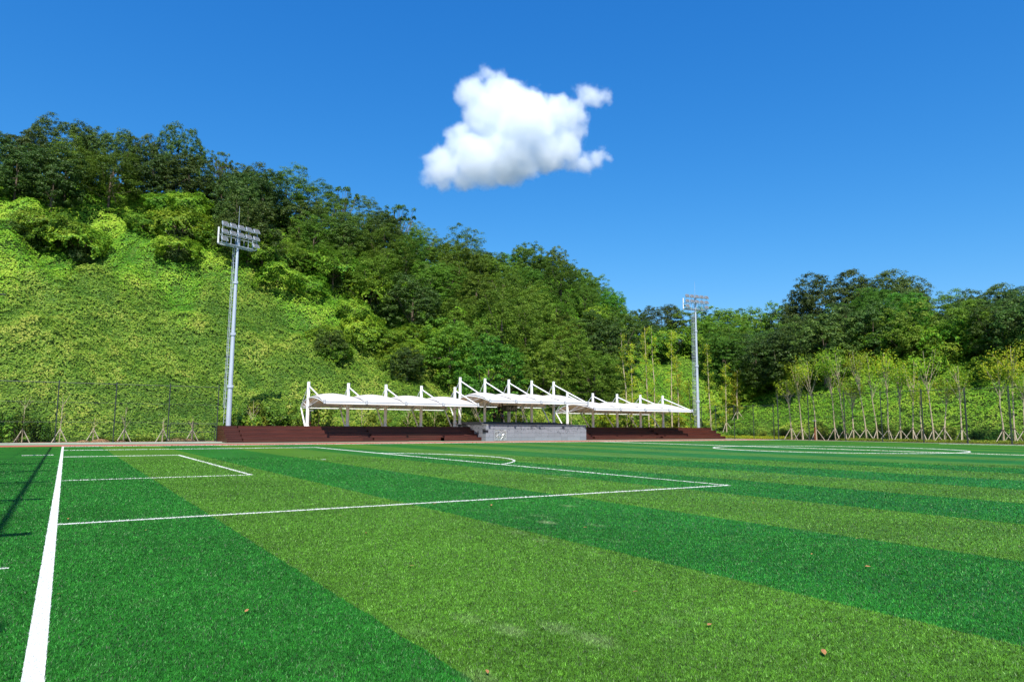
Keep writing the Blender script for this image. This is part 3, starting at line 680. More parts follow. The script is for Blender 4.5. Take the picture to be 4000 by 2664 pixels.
def skin_obj(name, verts, edges, radii, mat, parent):
    me = bpy.data.meshes.new(name); me.from_pydata(verts, edges, []); me.materials.append(mat); o = link(name, me, parent)
    sk = o.modifiers.new('skin', 'SKIN'); lay = me.skin_vertices[0] if me.skin_vertices else None
    if lay is None:
        bm = bmesh.new(); bm.from_mesh(me); bm.verts.layers.skin.verify(); bm.to_mesh(me); bm.free(); lay = me.skin_vertices[0]
    for i, r_ in enumerate(radii): lay.data[i].radius = (r_, r_) if not isinstance(r_, tuple) else r_; lay.data[i].use_root = (i == 0)
    o.modifiers.new('sub', 'SUBSURF').levels = 1; o.modifiers['sub'].render_levels = 2
    return o
M_skin = simple('skin', (.30, .17, .11), .6, 0, .05, 8)
M_hair = simple('black_hair', (.01, .009, .009), .6, 0, .2, 20)
def person(x, y, z, rz, shirt, trousers, arms, label, height=1.0, hat=None):
    """arms: two lists of elbow, hand offsets (x, y, z) from the feet"""
    root = empty('person', (x, y, z), rz); root.scale = (height,)*3
    V = [(0, 0, .95), (0, -.01, 1.12), (0, 0, 1.33), (0, 0, 1.46), (0, -.01, 1.55), (0, -.03, 1.64), (0, -.01, 1.73)]; Rr = [.15, .13, .15, .07, .06, .092, .07]
    E = [(0, 1), (1, 2), (2, 3), (3, 4), (4, 5), (5, 6)]
    def chain(start, pts, rs):
        k = start
        for p, r_ in zip(pts, rs): V.append(p); Rr.append(r_); E.append((k, len(V)-1)); k = len(V)-1
        return k
    for s, (el, hd) in zip((-1, 1), arms):
        k = chain(2, [(s*.19, 0, 1.40), el, hd], [.058, .042, .03]); h_ = Vector(hd); d = (h_-Vector(el)).normalized()
        palm = chain(k, [tuple(h_+d*.06)], [.034])
        for j in range(4): 
            q = h_+d*.06+Vector((.022*(j-1.5), 0, 0)); V.append(tuple(q+d*(.07+.01*(j % 2)))); Rr.append(.010); E.append((palm, len(V)-1))
        V.append(tuple(h_+d*.05+Vector((-s*.06, 0, 0)))); Rr.append(.011); E.append((palm, len(V)-1))
        chain(0, [(s*.10, 0, .88), (s*.115, -.02, .5), (s*.12, .02, .09), (s*.125, -.12, .035)], [.10, .065, .045, .04])
    skin_obj('body', V, E, Rr, M_skin, root)
    V2 = [(0, 0, .93), (0, -.01, 1.12), (0, 0, 1.34), (0, 0, 1.42)]; E2 = [(0, 1), (1, 2), (2, 3)]; R3 = [.17, .155, .175, .10]
    for s, (el, hd) in zip((-1, 1), arms): V2.append((s*.2, 0, 1.40)); R3.append(.078); E2.append((2, len(V2)-1)); V2.append(tuple(Vector((s*.2, 0, 1.40)).lerp(Vector(el), .75))); R3.append(.064); E2.append((len(V2)-2, len(V2)-1))
    skin_obj('shirt', V2, E2, R3, shirt, root)
    V3 = [(0, 0, .98)]; E3 = []; R4 = [.165]
    for s in (-1, 1):
        k = 0
        for p, r_ in zip([(s*.10, 0, .86), (s*.115, -.02, .5), (s*.12, .02, .12)], [.115, .085, .07]): V3.append(p); R4.append(r_); E3.append((k, len(V3)-1)); k = len(V3)-1
    skin_obj('trousers', V3, E3, R4, trousers, root)
    b = MB(); 
    for s in (-1, 1): b.box(s*.125-.05, s*.125+.05, -.2, .09, .0, .09)
    b.build('shoes', M_black, root)
    vs = []; fs = []; N_, K_ = 14, 7
    for j in range(K_+1):
        ph = math.pi*.58*j/K_
        for i in range(N_):
            t = 2*math.pi*i/N_; rr = .108
            vs.append((rr*math.sin(ph)*math.cos(t), .01+rr*math.sin(ph)*math.sin(t)*1.08, 1.67+rr*1.15*math.cos(ph)))
    for j in range(K_):
        for i in range(N_): fs.append((j*N_+i, j*N_+(i+1) % N_, (j+1)*N_+(i+1) % N_, (j+1)*N_+i))
    b = MB(); b.add(vs, fs); b.build('hair', M_hair, root, smooth=True)
    b = MB(); b.tube((0, -.115, 1.63), (0, -.145, 1.60), .012, .018, 6)
    for s in (-1, 1): b.tube((s*.1, 0, 1.60), (s*.1, .02, 1.66), .015, .018, 6)
    b.build('nose_and_ears', M_skin, root)
    b = MB()
    for s in (-1, 1): b.tube((s*.034, -.112, 1.655), (s*.034, -.122, 1.655), .011, .009, 8)
    b.box(-.028, .028, -.122, -.112, 1.562, 1.572); b.build('eyes_and_mouth', M_hair, root)
    tag(root, label, 'person', 'people working under the tall canopy')
M_navy = simple('navy_cloth', (.012, .018, .032), .9, 0, .15, 8); M_blk = simple('black_cloth', (.010, .010, .012), .9, 0, .15, 8); M_blue = simple('blue_cloth', (.03, .07, .14), .9, 0, .15, 8)
down = [((-.27, .02, 1.14), (-.27, -.08, .90)), ((.27, .02, 1.14), (.27, -.08, .90))]
hips = [((-.36, .04, 1.18), (-.2, -.06, 1.02)), ((.36, .04, 1.18), (.2, -.06, 1.02))]
reach = [((-.3, -.2, 1.35), (-.2, -.42, 1.55)), ((.32, -.2, 1.38), (.42, -.42, 1.5))]
reach2 = [((-.22, -.22, 1.3), (-.1, -.42, 1.35)), ((.30, -.2, 1.4), (.50, -.32, 1.44))]
person(45.15, 76.1, 1.99, R(170), M_blk, M_blk, hips, 'person in dark clothes standing on the stage left of the clock board', .93)
person(46.15, 75.8, 1.99, R(190), M_blue, M_navy, down, 'person in a blue shirt standing below the left end of the clock board', .8)
person(45.98, 76.3, 2.755, R(120), M_blk, M_blk, reach, 'person in black up on the work stand, left of the pair at the clock board', .95)
person(46.42, 76.3, 2.755, R(95), M_navy, M_blk, reach2, 'person in navy up on the work stand reaching to the clock board', .98)
wk = empty('work_platform', (46.2, 76.3, 2.0)); b = MB()
b.box(-.5, .5, -.3, .3, .70, .755)
b.build('deck', M_black, wk); b = MB()
for sx_ in (-.46, .46):
    for sy_ in (-.27, .27): b.tube((sx_*1.05, sy_*1.1, 0), (sx_, sy_, .7), .025, .025, 6)
b.build('leg', M_black, wk); tag(wk, 'black folding work platform under the two people at the clock', 'platform')

# ------------------------------------------------------------------ plants
def crown(name, mat, H, Wd, nclump, per, leaf, seed, shape='dome', z0=.28, spread=1., up=.35):
    """leaf clumps through an uneven crown volume; H total height, Wd width"""
    g_ = np.random.default_rng(seed); hz = H*(1-z0)/2
    if shape == 'umbrella':
        C_ = g_.normal(size=(nclump, 3)); C_ /= np.linalg.norm(C_, axis=1, keepdims=True); C_ *= g_.uniform(.4, 1, (nclump, 1)); C_[:, 2] = C_[:, 2]*.5+.35
        cen = np.stack([C_[:, 0]*Wd/2*.86, C_[:, 1]*Wd/2*.86, H*z0+hz+C_[:, 2]*hz*.9], 1)
    else:
        # a few big boughs, each a rounded lobe carrying leaf clumps on its outside
        nl = 11 if shape == 'dome' else 30; lobes = []
        for k in range(nl):
            a_ = k*2.4+g_.uniform(-.4, .4); zz = -.72+1.5*k/(nl-1); rad = math.sqrt(max(0, 1-zz*zz))*(.62 if zz > -.3 else .72)*(1.12 if shape == 'big' else 1)
            lobes.append((rad*math.cos(a_), rad*math.sin(a_), zz*(.74 if shape == 'dome' else .8), g_.uniform(.36, .52)*(1 if shape == 'dome' else .66)))
        lobes.append((0, 0, .1, .55 if shape == 'dome' else .72))
        C_ = []
        while len(C_) < nclump:
            lx, ly, lz, lr = lobes[g_.integers(len(lobes))]; d = g_.normal(size=3); d /= np.linalg.norm(d)
            q = np.array([lx, ly, lz])+d*lr*g_.uniform(.8, 1.08)
            if q[2] < -.95: continue
            if any(np.linalg.norm(q-np.array(o_[:3])) < o_[3]*.66 for o_ in lobes): continue
            C_.append(q)
        C_ = np.array(C_); cen = np.stack([C_[:, 0]*Wd/2, C_[:, 1]*Wd/2, H*z0+hz+C_[:, 2]*hz], 1)
    crad = g_.uniform(.5, 1.1, nclump)*spread
    pos, nr, va = [], [], []
    for c, r_, u in zip(cen, crad, C_):
        d = g_.normal(size=(per, 3)); d /= np.linalg.norm(d, axis=1, keepdims=True); d[:, 2] = np.where(d[:, 2] < -.3, -d[:, 2], d[:, 2])
        q = c+d*r_*g_.uniform(.5, 1.08, (per, 1))*np.array([1, 1, .8]); pos.append(q)
        nr.append(d*.7+u*.35+np.array([0, 0, up])+g_.normal(size=(per, 3))*.45); va.append(g_.uniform(0, 1, per)*.7+g_.uniform(0, .3))
    pos = np.concatenate(pos); nr = np.concatenate(nr); va = np.concatenate(va)
    return leaf_mesh(name, pos, nr, leaf*g_.uniform(.6, 1.25, len(pos)), va, mat, g_), cen
def trunk_mesh(name, mat, H, z0, cen, seed, r0=.22, nb=9, fork=.5):
    g_ = random.Random(seed); b = MB(); top = Vector((g_.uniform(-.2, .2), g_.uniform(-.2, .2), H*.6))
    pts = [Vector((0, 0, -.6)), Vector((g_.uniform(-.1, .1), 0, H*z0*.6)), Vector((top.x*.5, top.y*.5, H*fork)), top]
    b.path(pts, [r0*1.25, r0, r0*.7, r0*.25], 8)
    for i in range(nb):
        c = Vector(cen[g_.randrange(len(cen))]); s = pts[1].lerp(pts[3], g_.uniform(.1, .8)); mid = s.lerp(c, .55)+Vector((0, 0, -.3)); b.path([s, mid, c], [r0*.4, r0*.25, .03], 5)
    me = bpy.data.meshes.new(name); me.from_pydata(b.v, [], b.f); me.materials.append(mat); return me
PROTO = {}
def make_proto(kind, i):
    s = i*7+{'dome': 6, 'oak': 1, 'broad': 2, 'locust': 3, 'twig': 4}[kind]
    if kind == 'dome': cr, cen = crown('crown', L_oak, 16, 17, 1150, 44, .29, s, 'big', .0, .85, .5)
    elif kind == 'oak': cr, cen = crown('crown', L_oak, 10, 8, 420, 56, .22, s, 'dome', .0, .66, .38)
    elif kind == 'broad' and i == 3: cr, cen = crown('crown', L_light, 10, 8, 420, 54, .215, s, 'dome', -.04, .64, .42)
    elif kind == 'broad': cr, cen = crown('crown', L_broad, 10, 8, 420, 54, .215, s, 'dome', -.04, .64, .42)
    elif kind == 'locust': cr, cen = crown('crown', L_locust, 10, 8, 420, 50, .18, s, 'dome', .0, .66, .7)
    else: cr, cen = crown('crown', L_locust, 10, 8, 34, 60, .28, s, 'umbrella', .35, .6, .7)
    tr = trunk_mesh('trunk', M_bark, 16 if kind == 'dome' else 10, .15, cen, s, .16, 7 if kind != 'twig' else 30)
    return cr, tr
NV = {'dome': 2, 'oak': 4, 'broad': 4, 'locust': 3, 'twig': 2}
TREES = [('dome', -12.2, 131.7, 6.5, 8.8), ('oak', -8.0, 128.5, 9.1, 5.7), ('dome', -3.5, 133.7, 11.1, 10.9), ('dome', 1.1, 136.7, 10.8, 7.2), ('dome', 3.9, 131.7, 10.6, 8.6), ('dome', 8.4, 131.7, 10.7, 7.2), ('dome', 13.8, 130.5, 13.8, 8.5), ('locust', 18.0, 129.5, 9.4, 5.2), ('twig', 20.5, 131.7, 9.9, 4.0), ('oak', 23.4, 133.7, 10.0, 6.4), ('oak', 27.7, 135.7, 11.7, 6.1), ('locust', 32.2, 131.6, 9.7, 10.3), ('locust', 38.3, 132.6, 8.6, 8.2), ('twig', 43.2, 131.6, 12.8, 6.8), ('locust', 47.5, 131.7, 9.7, 7.9), ('twig', 54.1, 129.7, 13.2, 7.5), ('locust', 59.0, 133.5, 11.7, 7.9), ('locust', 58.7, 126.6, 8.5, 6.5), ('broad', 63.8, 128.5, 6.8, 7.2), ('locust', 68.7, 127.7, 12.7, 8.9), ('broad', 75.0, 127.6, 6.5, 7.0), ('broad', 81.3, 129.6, 8.5, 6.7), ('broad', 83.6, 126.6, 11.4, 7.7), ('oak', 90.8, 126.5, 10.7, 5.4), ('broad', 88.7, 125.6, 7.3, 9.5), ('broad', 96.5, 126.3, 8.6, 6.9), ('broad', 98.5, 122.9, 10.1, 7.4), ('broad', 101.4, 120.2, 8.8, 6.2), ('broad', 98.9, 114.8, 6.0, 4.3), ('broad', 99.6, 113.5, 5.6, 7.0), ('oak', 107.1, 113.8, 6.5, 7.2), ('oak', 107.2, 118.1, 12.2, 5.4), ('dome', 115.8, 119.2, 9.8, 11.2), ('broad', 118.6, 113.2, 11.4, 9.8), ('broad', 121.1, 108.0, 10.4, 11.3), ('broad', 123.2, 102.1, 11.9, 10.5), ('broad', 127.2, 98.7, 15.1, 11.0), ('oak', 127.1, 93.5, 11.8, 8.5), ('dome', 130.9, 85.8, 15.8, 17.0), ('dome', 132.0, 75.3, 12.9, 16.0), ('oak', 127.9, 91.1, 14.2, 7.9), ('dome', 133.1, 57.5, 12.1, 12.1), ('locust', 131.2, 64.1, 10.2, 8.5), ('oak', 131.0, 60.9, 9.0, 6.6), ('dome', 133.1, 52.2, 10.5, 10.8), ('oak', -7.0, 114.5, 2.3, 7.8), ('oak', -4.3, 113.7, 1.1, 5.1), ('oak', 13.6, 111.7, 0.5, 3.5), ('oak', 30.1, 94.6, 4.3, 4.2), ('oak', 40.5, 92.5, 5.4, 4.3), ('oak', 24.3, 112.7, 0.5, 4.3), ('broad', 36.2, 103.6, 0.5, 4.3), ('oak', 21.4, 108.4, 9.7, 8.7), ('broad', 114.0, 83.9, 7.4, 6.7), ('oak', 104.6, 44.1, 8.9, 6.7), ('oak', 45.6, 102.9, 9.7, 8.3), ('oak', 100.5, 76.8, 11.0, 10.6), ('broad', 51.0, 107.5, 7.3, 7.1), ('oak', 140.1, 77.3, 7.9, 6.9), ('broad', 47.7, 93.5, 10.3, 8.2), ('oak', 49.1, 125.7, 7.2, 6.5), ('locust', 65.4, 100.0, 11.8, 9.7), ('oak', 109.6, 67.0, 7.3, 7.0), ('locust', 76.1, 106.0, 7.2, 6.8), ('broad', 131.5, 110.9, 7.7, 6.3), ('oak', 81.1, 102.3, 7.2, 6.9), ('broad', 106.5, 57.3, 9.4, 7.8), ('oak', -3.9, 120.4, 10.0, 7.7), ('locust', 57.6, 94.9, 11.7, 10.7), ('broad', 59.1, 106.1, 7.5, 5.9), ('oak', 118.9, 83.0, 7.2, 6.9), ('broad', 138.1, 93.9, 7.4, 7.4), ('locust', 44.7, 113.0, 10.1, 9.4), ('oak', 118.9, 93.1, 7.1, 5.6), ('broad', 52.7, 101.6, 8.1, 7.3), ('oak', 109.4, 128.8, 7.5, 7.2), ('broad', 113.6, 101.8, 9.2, 8.8), ('locust', 27.7, 110.6, 7.4, 5.7), ('oak', 124.4, 69.5, 11.7, 10.0), ('oak', 113.0, 72.1, 8.0, 6.6), ('oak', 115.0, 51.6, 7.3, 6.3), ('oak', 98.0, 131.5, 9.2, 7.3), ('oak', 24.8, 126.6, 9.3, 7.2), ('locust', 55.6, 88.5, 7.2, 6.1), ('broad', 63.5, 122.5, 8.2, 6.6), ('oak', 25.5, 120.3, 9.3, 8.6), ('locust', 69.8, 86.9, 9.4, 9.0), ('oak', 139.3, 54.3, 8.7, 7.2), ('oak', 38.0, 114.9, 8.0, 7.1), ('oak', 118.6, 75.3, 8.6, 7.2), ('oak', 104.4, 84.0, 8.9, 7.8), ('oak', 107.3, 76.8, 8.3, 8.0), ('oak', 141.8, 68.6, 7.6, 7.6), ('broad', 75.9, 117.0, 7.1, 6.2), ('locust', 64.7, 106.4, 9.0, 7.8), ('broad', 59.7, 113.8, 9.8, 7.9), ('locust', 81.6, 111.9, 8.4, 7.4), ('oak', 32.1, 120.8, 9.2, 9.2), ('broad', 105.3, 91.5, 8.5, 7.3), ('oak', 133.9, 99.8, 7.1, 5.5), ('oak', 138.1, 63.5, 9.9, 7.6), ('locust', 68.1, 93.3, 9.7, 8.9), ('oak', 130.3, 104.5, 7.8, 6.0), ('broad', 118.1, 70.4, 7.2, 5.6), ('broad', 112.2, 95.0, 8.7, 7.8), ('broad', 124.1, 79.7, 8.4, 6.5), ('oak', 127.0, 50.1, 7.2, 6.9), ('oak', 46.7, 119.7, 8.2, 6.9), ('broad', 74.5, 112.0, 7.1, 5.7), ('locust', 34.7, 109.6, 7.8, 6.7), ('broad', 80.4, 119.5, 7.1, 6.1), ('oak', 138.0, 104.4, 8.4, 8.0), ('oak', 79.9, 94.8, 11.3, 10.7), ('broad', 50.1, 116.1, 7.4, 6.1), ('oak', 9.7, 126.1, 9.1, 7.7), ('oak', 76.5, 133.1, 7.7, 6.3), ('broad', 142.9, 83.6, 10.0, 7.7), ('oak', 20.5, 114.7, 9.8, 6.7), ('broad', 100.4, 88.0, 9.3, 8.0), ('oak', 119.8, 64.3, 8.2, 6.3), ('locust', 88.8, 132.5, 8.3, 7.7), ('locust', 3.3, 124.0, 10.1, 9.1), ('locust', 103.1, 127.5, 8.5, 8.4), ('broad', 87.6, 102.7, 7.6, 6.7), ('broad', 61.3, 88.9, 9.7, 7.6), ('locust', 39.2, 125.5, 7.5, 7.3), ('oak', 126.0, 114.9, 8.3, 8.1), ('broad', 139.5, 98.9, 7.6, 6.0), ('broad', 89.5, 114.1, 7.1, 5.6), ('oak', 110.7, 43.7, 8.1, 6.5), ('broad', 74.2, 90.5, 7.1, 5.6), ('locust', 71.3, 98.4, 7.2, 6.5), ('locust', 40.5, 107.6, 10.4, 9.8), ('locust', 71.2, 108.2, 8.3, 6.7), ('oak', -8.6, 123.2, 9.2, 7.1), ('broad', 142.0, 59.5, 7.5, 6.5), ('broad', 65.0, 116.1, 7.6, 7.0), ('oak', 102.4, 69.0, 11.9, 9.9), ('oak', 140.0, 88.3, 8.6, 6.6), ('locust', 83.8, 107.1, 7.3, 5.5), ('locust', -2.6, 126.5, 10.4, 7.9), ('broad', 94.2, 119.3, 7.1, 5.6), ('broad', 106.3, 48.9, 7.8, 7.1), ('broad', 50.3, 86.4, 11.4, 9.2), ('broad', 107.8, 98.5, 8.2, 6.3), ('oak', 68.5, 121.5, 7.5, 6.1), ('broad', 132.8, 94.6, 7.4, 5.7), ('locust', 32.8, 114.4, 8.7, 6.8), ('broad', 111.1, 60.5, 7.7, 6.4), ('oak', 121.8, 87.6, 8.5, 6.7), ('oak', 19.7, 123.4, 8.4, 6.6), ('broad', 114.3, 89.3, 7.2, 5.9), ('oak', 108.9, 86.4, 7.2, 5.9), ('locust', 40.9, 120.2, 7.3, 6.7), ('oak', 106.3, 62.9, 9.6, 7.2), ('broad', 54.2, 124.2, 7.1, 6.9), ('broad', 64.5, 133.8, 8.6, 6.8), ('oak', 14.6, 123.6, 8.2, 6.8), ('broad', 106.7, 123.2, 7.2, 5.6), ('broad', 114.7, 66.4, 8.0, 6.4), ('broad', 68.3, 112.3, 8.2, 6.3), ('oak', 136.2, 68.7, 7.0, 6.3), ('broad', 93.4, 110.9, 7.3, 5.5), ('oak', 113.7, 78.2, 7.0, 6.5), ('oak', 123.1, 59.1, 7.4, 7.4), ('locust', 55.5, 109.8, 7.4, 6.0), ('broad', 118.0, 98.2, 8.5, 6.7), ('broad', 109.4, 81.7, 7.8, 5.9), ('oak', 101.7, 39.2, 9.1, 7.7)]
NR = 45  # first few small oaks after the skyline trees stand in for shade under vines
def az_px(x, y): return 2000+2759*math.tan(math.atan2(x, y)-YAW)
WORD = {'dome': 'very large round oak', 'oak': 'dark oak', 'broad': 'deep green tree', 'locust': 'olive feathery tree', 'twig': 'thin twiggy tree'}
SEEN = []
def number_labels():
    # alike things of one spot are told apart by their order from the left
    by = {}
    for o, w, rest, ax in SEEN: by.setdefault((w, rest), []).append((ax, o))
    for (w, rest), lst in by.items():
        lst.sort(key=lambda t: t[0])
        for j, (ax, o) in enumerate(lst): o['label'] = f'{w} {rest}' if len(lst) == 1 else f'{ORDN[j]} {w} from left, '+rest.replace('on the ', '', 1).replace('slope ', 'slope, ').replace(' the ', ' ', 0)
ORDN = ['first', 'second', 'third', 'fourth', 'fifth', 'sixth', 'seventh', 'eighth', 'ninth', 'tenth', 'eleventh', 'twelfth', 'thirteenth', 'fourteenth', 'fifteenth', 'sixteenth', 'seventeenth', 'eighteenth', 'nineteenth', 'twentieth', 'twenty-first', 'twenty-second', 'twenty-third', 'twenty-fourth', 'twenty-fifth']
def zone(px):
    for lim, t in ((450, 'above the far left fence'), (800, 'left of the left floodlight mast'), (1150, 'right of the left floodlight mast'), (1500, 'above left half of left canopy'),
                   (1800, 'above right half of left canopy'), (2050, 'above left half of tall canopy'), (2300, 'above right half of tall canopy'),
                   (2650, 'above the right canopy'), (2950, 'right of the right floodlight mast'), (3250, 'above the left staked trees'), (3700, 'above the middle staked trees')):
        if px < lim: return t
    return 'above the right staked trees'
rt = random.Random(11); ridge_seen = {}
order = sorted(range(NR), key=lambda i: az_px(TREES[i][1], TREES[i][2]))
rank = {}
for i in order:
    kk = (TREES[i][0], zone(az_px(TREES[i][1], TREES[i][2]))); ridge_seen.setdefault(kk, []).append(i)
for kk, ii in ridge_seen.items():
    for j, i in enumerate(ii): rank[i] = '' if len(ii) == 1 else ('leftmost ', 'second ', 'third ', 'fourth ', 'fifth ', 'sixth ')[j]
for i, (kind, x, y, H, Wd) in enumerate(TREES):
    v = rt.randrange(NV[kind]); key = (kind, v)
    if key not in PROTO: PROTO[key] = make_proto(kind, v)
    cr, tr = PROTO[key]
    root = empty({'dome': 'oak_tree', 'oak': 'oak_tree', 'broad': 'broadleaf_tree', 'locust': 'locust_tree', 'twig': 'twiggy_tree'}[kind], (x, y, terrain(x, y)-.1), rt.uniform(0, 6.28)); link('crown', cr, root); link('trunk', tr, root)
    root.scale = (Wd/8*1.1, Wd/8*1.1, max(H, Wd*.75)/10) if kind != 'dome' else (Wd/17*1.02, Wd/17*1.02, H/15.2)
    if H < Wd*.75 and kind != 'dome': root.location.z -= Wd*.75-H
    zn = zone(az_px(x, y))
    if i < NR: tag(root, f'{rank[i]}{WORD[kind]} on the skyline {zn}', 'tree', 'trees along the skyline')
    else:
        zt = terrain(x, y); band = 'lower' if zt < 9 else ('middle' if zt < 20 else 'upper')
        tag(root, f'{WORD[kind]} in the wood on the {band} slope {zn}', 'tree', f'{WORD[kind]}s in the wood on the {band} slope {zn}'); SEEN.append((root, WORD[kind], f'on the {band} slope {zn}', az_px(x, y)))

# vine covered mounds: climbing plants draped over shrubs
def mound(seed, hollow=False):
    g_ = np.random.default_rng(seed); n = 9000
    a = g_.uniform(0, 2*np.pi, n); zc = g_.uniform(-.9, 1, n)
    rr = np.sqrt(np.clip(1-np.clip(zc, 0, 1)**2, 0, 1)); rr = np.where(zc < 0, 1+zc*.10+.06*np.sin(a*7+seed), rr)
    low = -.35-.5*(.5+.5*np.sin(a*3+seed))*(.6+.4*np.sin(a*11+seed*3)); keep = zc > low
    if hollow: sect = np.abs(np.angle(np.exp(1j*(a+np.pi*.5)))) ; keep &= ~((sect < .75) & (zc < .12+.25*np.sin(a*13)+g_.normal(0, .08, n)))
    a, zc, rr = a[keep], zc[keep], rr[keep]; n = len(a)
    lump = 1+.20*np.sin(a*2+zc*3+seed)+.12*np.sin(a*5-zc*6+seed*2)+.07*np.sin(a*11+zc*13)+g_.normal(0, .03, n)
    d = np.stack([rr*np.cos(a), rr*np.sin(a), zc], 1)
    pos = d*lump[:, None]*np.array([1.6, 1.6, 1.15])+np.array([0, 0, .75])
    nr = d*.8+np.array([0, 0, .45])+g_.normal(size=(n, 3))*.42
    return leaf_mesh('foliage', pos, nr, g_.uniform(.09, .17, n), np.clip(.35+.3*np.sin(a*3+zc*5+seed)*np.sin(zc*7+a)+g_.uniform(-.35, .35, n), 0, 1), L_ivyb, g_)
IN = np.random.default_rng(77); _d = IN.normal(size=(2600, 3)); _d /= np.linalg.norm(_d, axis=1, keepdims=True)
SHADE_FOLIAGE = leaf_mesh('hollow_shade_foliage', _d*np.array([1.1, 1.1, .8])*IN.uniform(.75, 1., (2600, 1))+np.array([0, .45, .25]), _d+IN.normal(size=(2600, 3))*.5, IN.uniform(.12, .2, 2600), IN.uniform(0, .5, 2600), L_oak, IN)  # dark leaves inside the hollow mounds stand in for shade
MP = [mound(s) for s in (1, 2, 3, 4)]+[mound(5, True), mound(6, True)]
b = MB(); b.tube((0, 0, -.8), (.1, .05, 1.3), .09, .05, 6)
for i in range(6): b.tube((.05, 0, .6), (math.cos(i)*1.0, math.sin(i)*1.0, 1.5), .035, .015, 5)
MST = bpy.data.meshes.new('stem'); MST.from_pydata(b.v, [], b.f); MST.materials.append(M_bark)
MOUNDS = [(-4.3, 113.9, 5.3), (-2.4, 112.7, 5.2), (-0.2, 112.0, 5.3), (12.8, 115.8, 6.2), (11.9, 109.6, 4.4), (11.0, 122.8, 4.5), (14.5, 120.6, 4.9), (7.9, 116.5, 4.2), (18.2, 115.3, 4.8), (22.4, 115.6, 5.7), (23.3, 108.5, 5.4), (28.0, 111.8, 6.5), (32.7, 112.8, 5.8), (25.2, 106.1, 5.3), (36.3, 110.4, 6.2), (30.0, 106.9, 5.1), (40.6, 110.0, 5.9), (41.9, 107.6, 6.2), (36.0, 102.9, 5.1), (30.2, 97.7, 4.3), (30.8, 95.9, 3.9), (36.7, 100.2, 5.0), (39.7, 99.4, 5.4), (44.0, 99.7, 4.7), (44.7, 97.5, 4.6), (41.0, 96.6, 4.9), (48.2, 99.4, 4.4), (49.4, 96.6, 4.3), (54.0, 99.3, 4.9), (94.5, 100.6, 5.9), (101.1, 100.4, 6.1), (104.2, 97.9, 5.0), (79.4, 104.2, 5.2), (86.3, 106.7, 5.5), (103.3, 81.8, 5.4), (102.3, 75.7, 5.2), (100.3, 83.8, 4.9), (103.8, 71.9, 5.1), (109.0, 66.1, 6.2), (107.8, 60.3, 5.9), (109.0, 56.4, 5.8), (106.5, 50.8, 5.8), (106.8, 47.1, 5.3), (106.3, 43.8, 4.8), (104.7, 52.2, 5.1), (102.5, 45.7, 4.4)]
HOLLOW = (0, 2, 4, 17, 23)
for i, (x, y, w) in enumerate(MOUNDS):
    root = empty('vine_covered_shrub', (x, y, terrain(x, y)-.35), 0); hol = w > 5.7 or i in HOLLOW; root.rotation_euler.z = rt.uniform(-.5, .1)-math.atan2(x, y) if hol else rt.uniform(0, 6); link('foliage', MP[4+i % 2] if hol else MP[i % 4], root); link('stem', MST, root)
    if hol: link('hollow_shade_foliage', SHADE_FOLIAGE, root)
    s = w/3.2*1.22*(1.1 if hol else 1); root.scale = (s, s, s*rt.uniform(.75, 1.15))
    zn = zone(az_px(x, y)); band = 'lower' if terrain(x, y) < 12 else ('middle' if terrain(x, y) < 24 else 'upper')
    tag(root, f'bright vine draped mound on the {band} slope {zn}', 'shrub', f'vine draped mounds on the {band} slope {zn}'); SEEN.append((root, 'vine mound', f'on the {band} slope {zn}', az_px(x, y)))

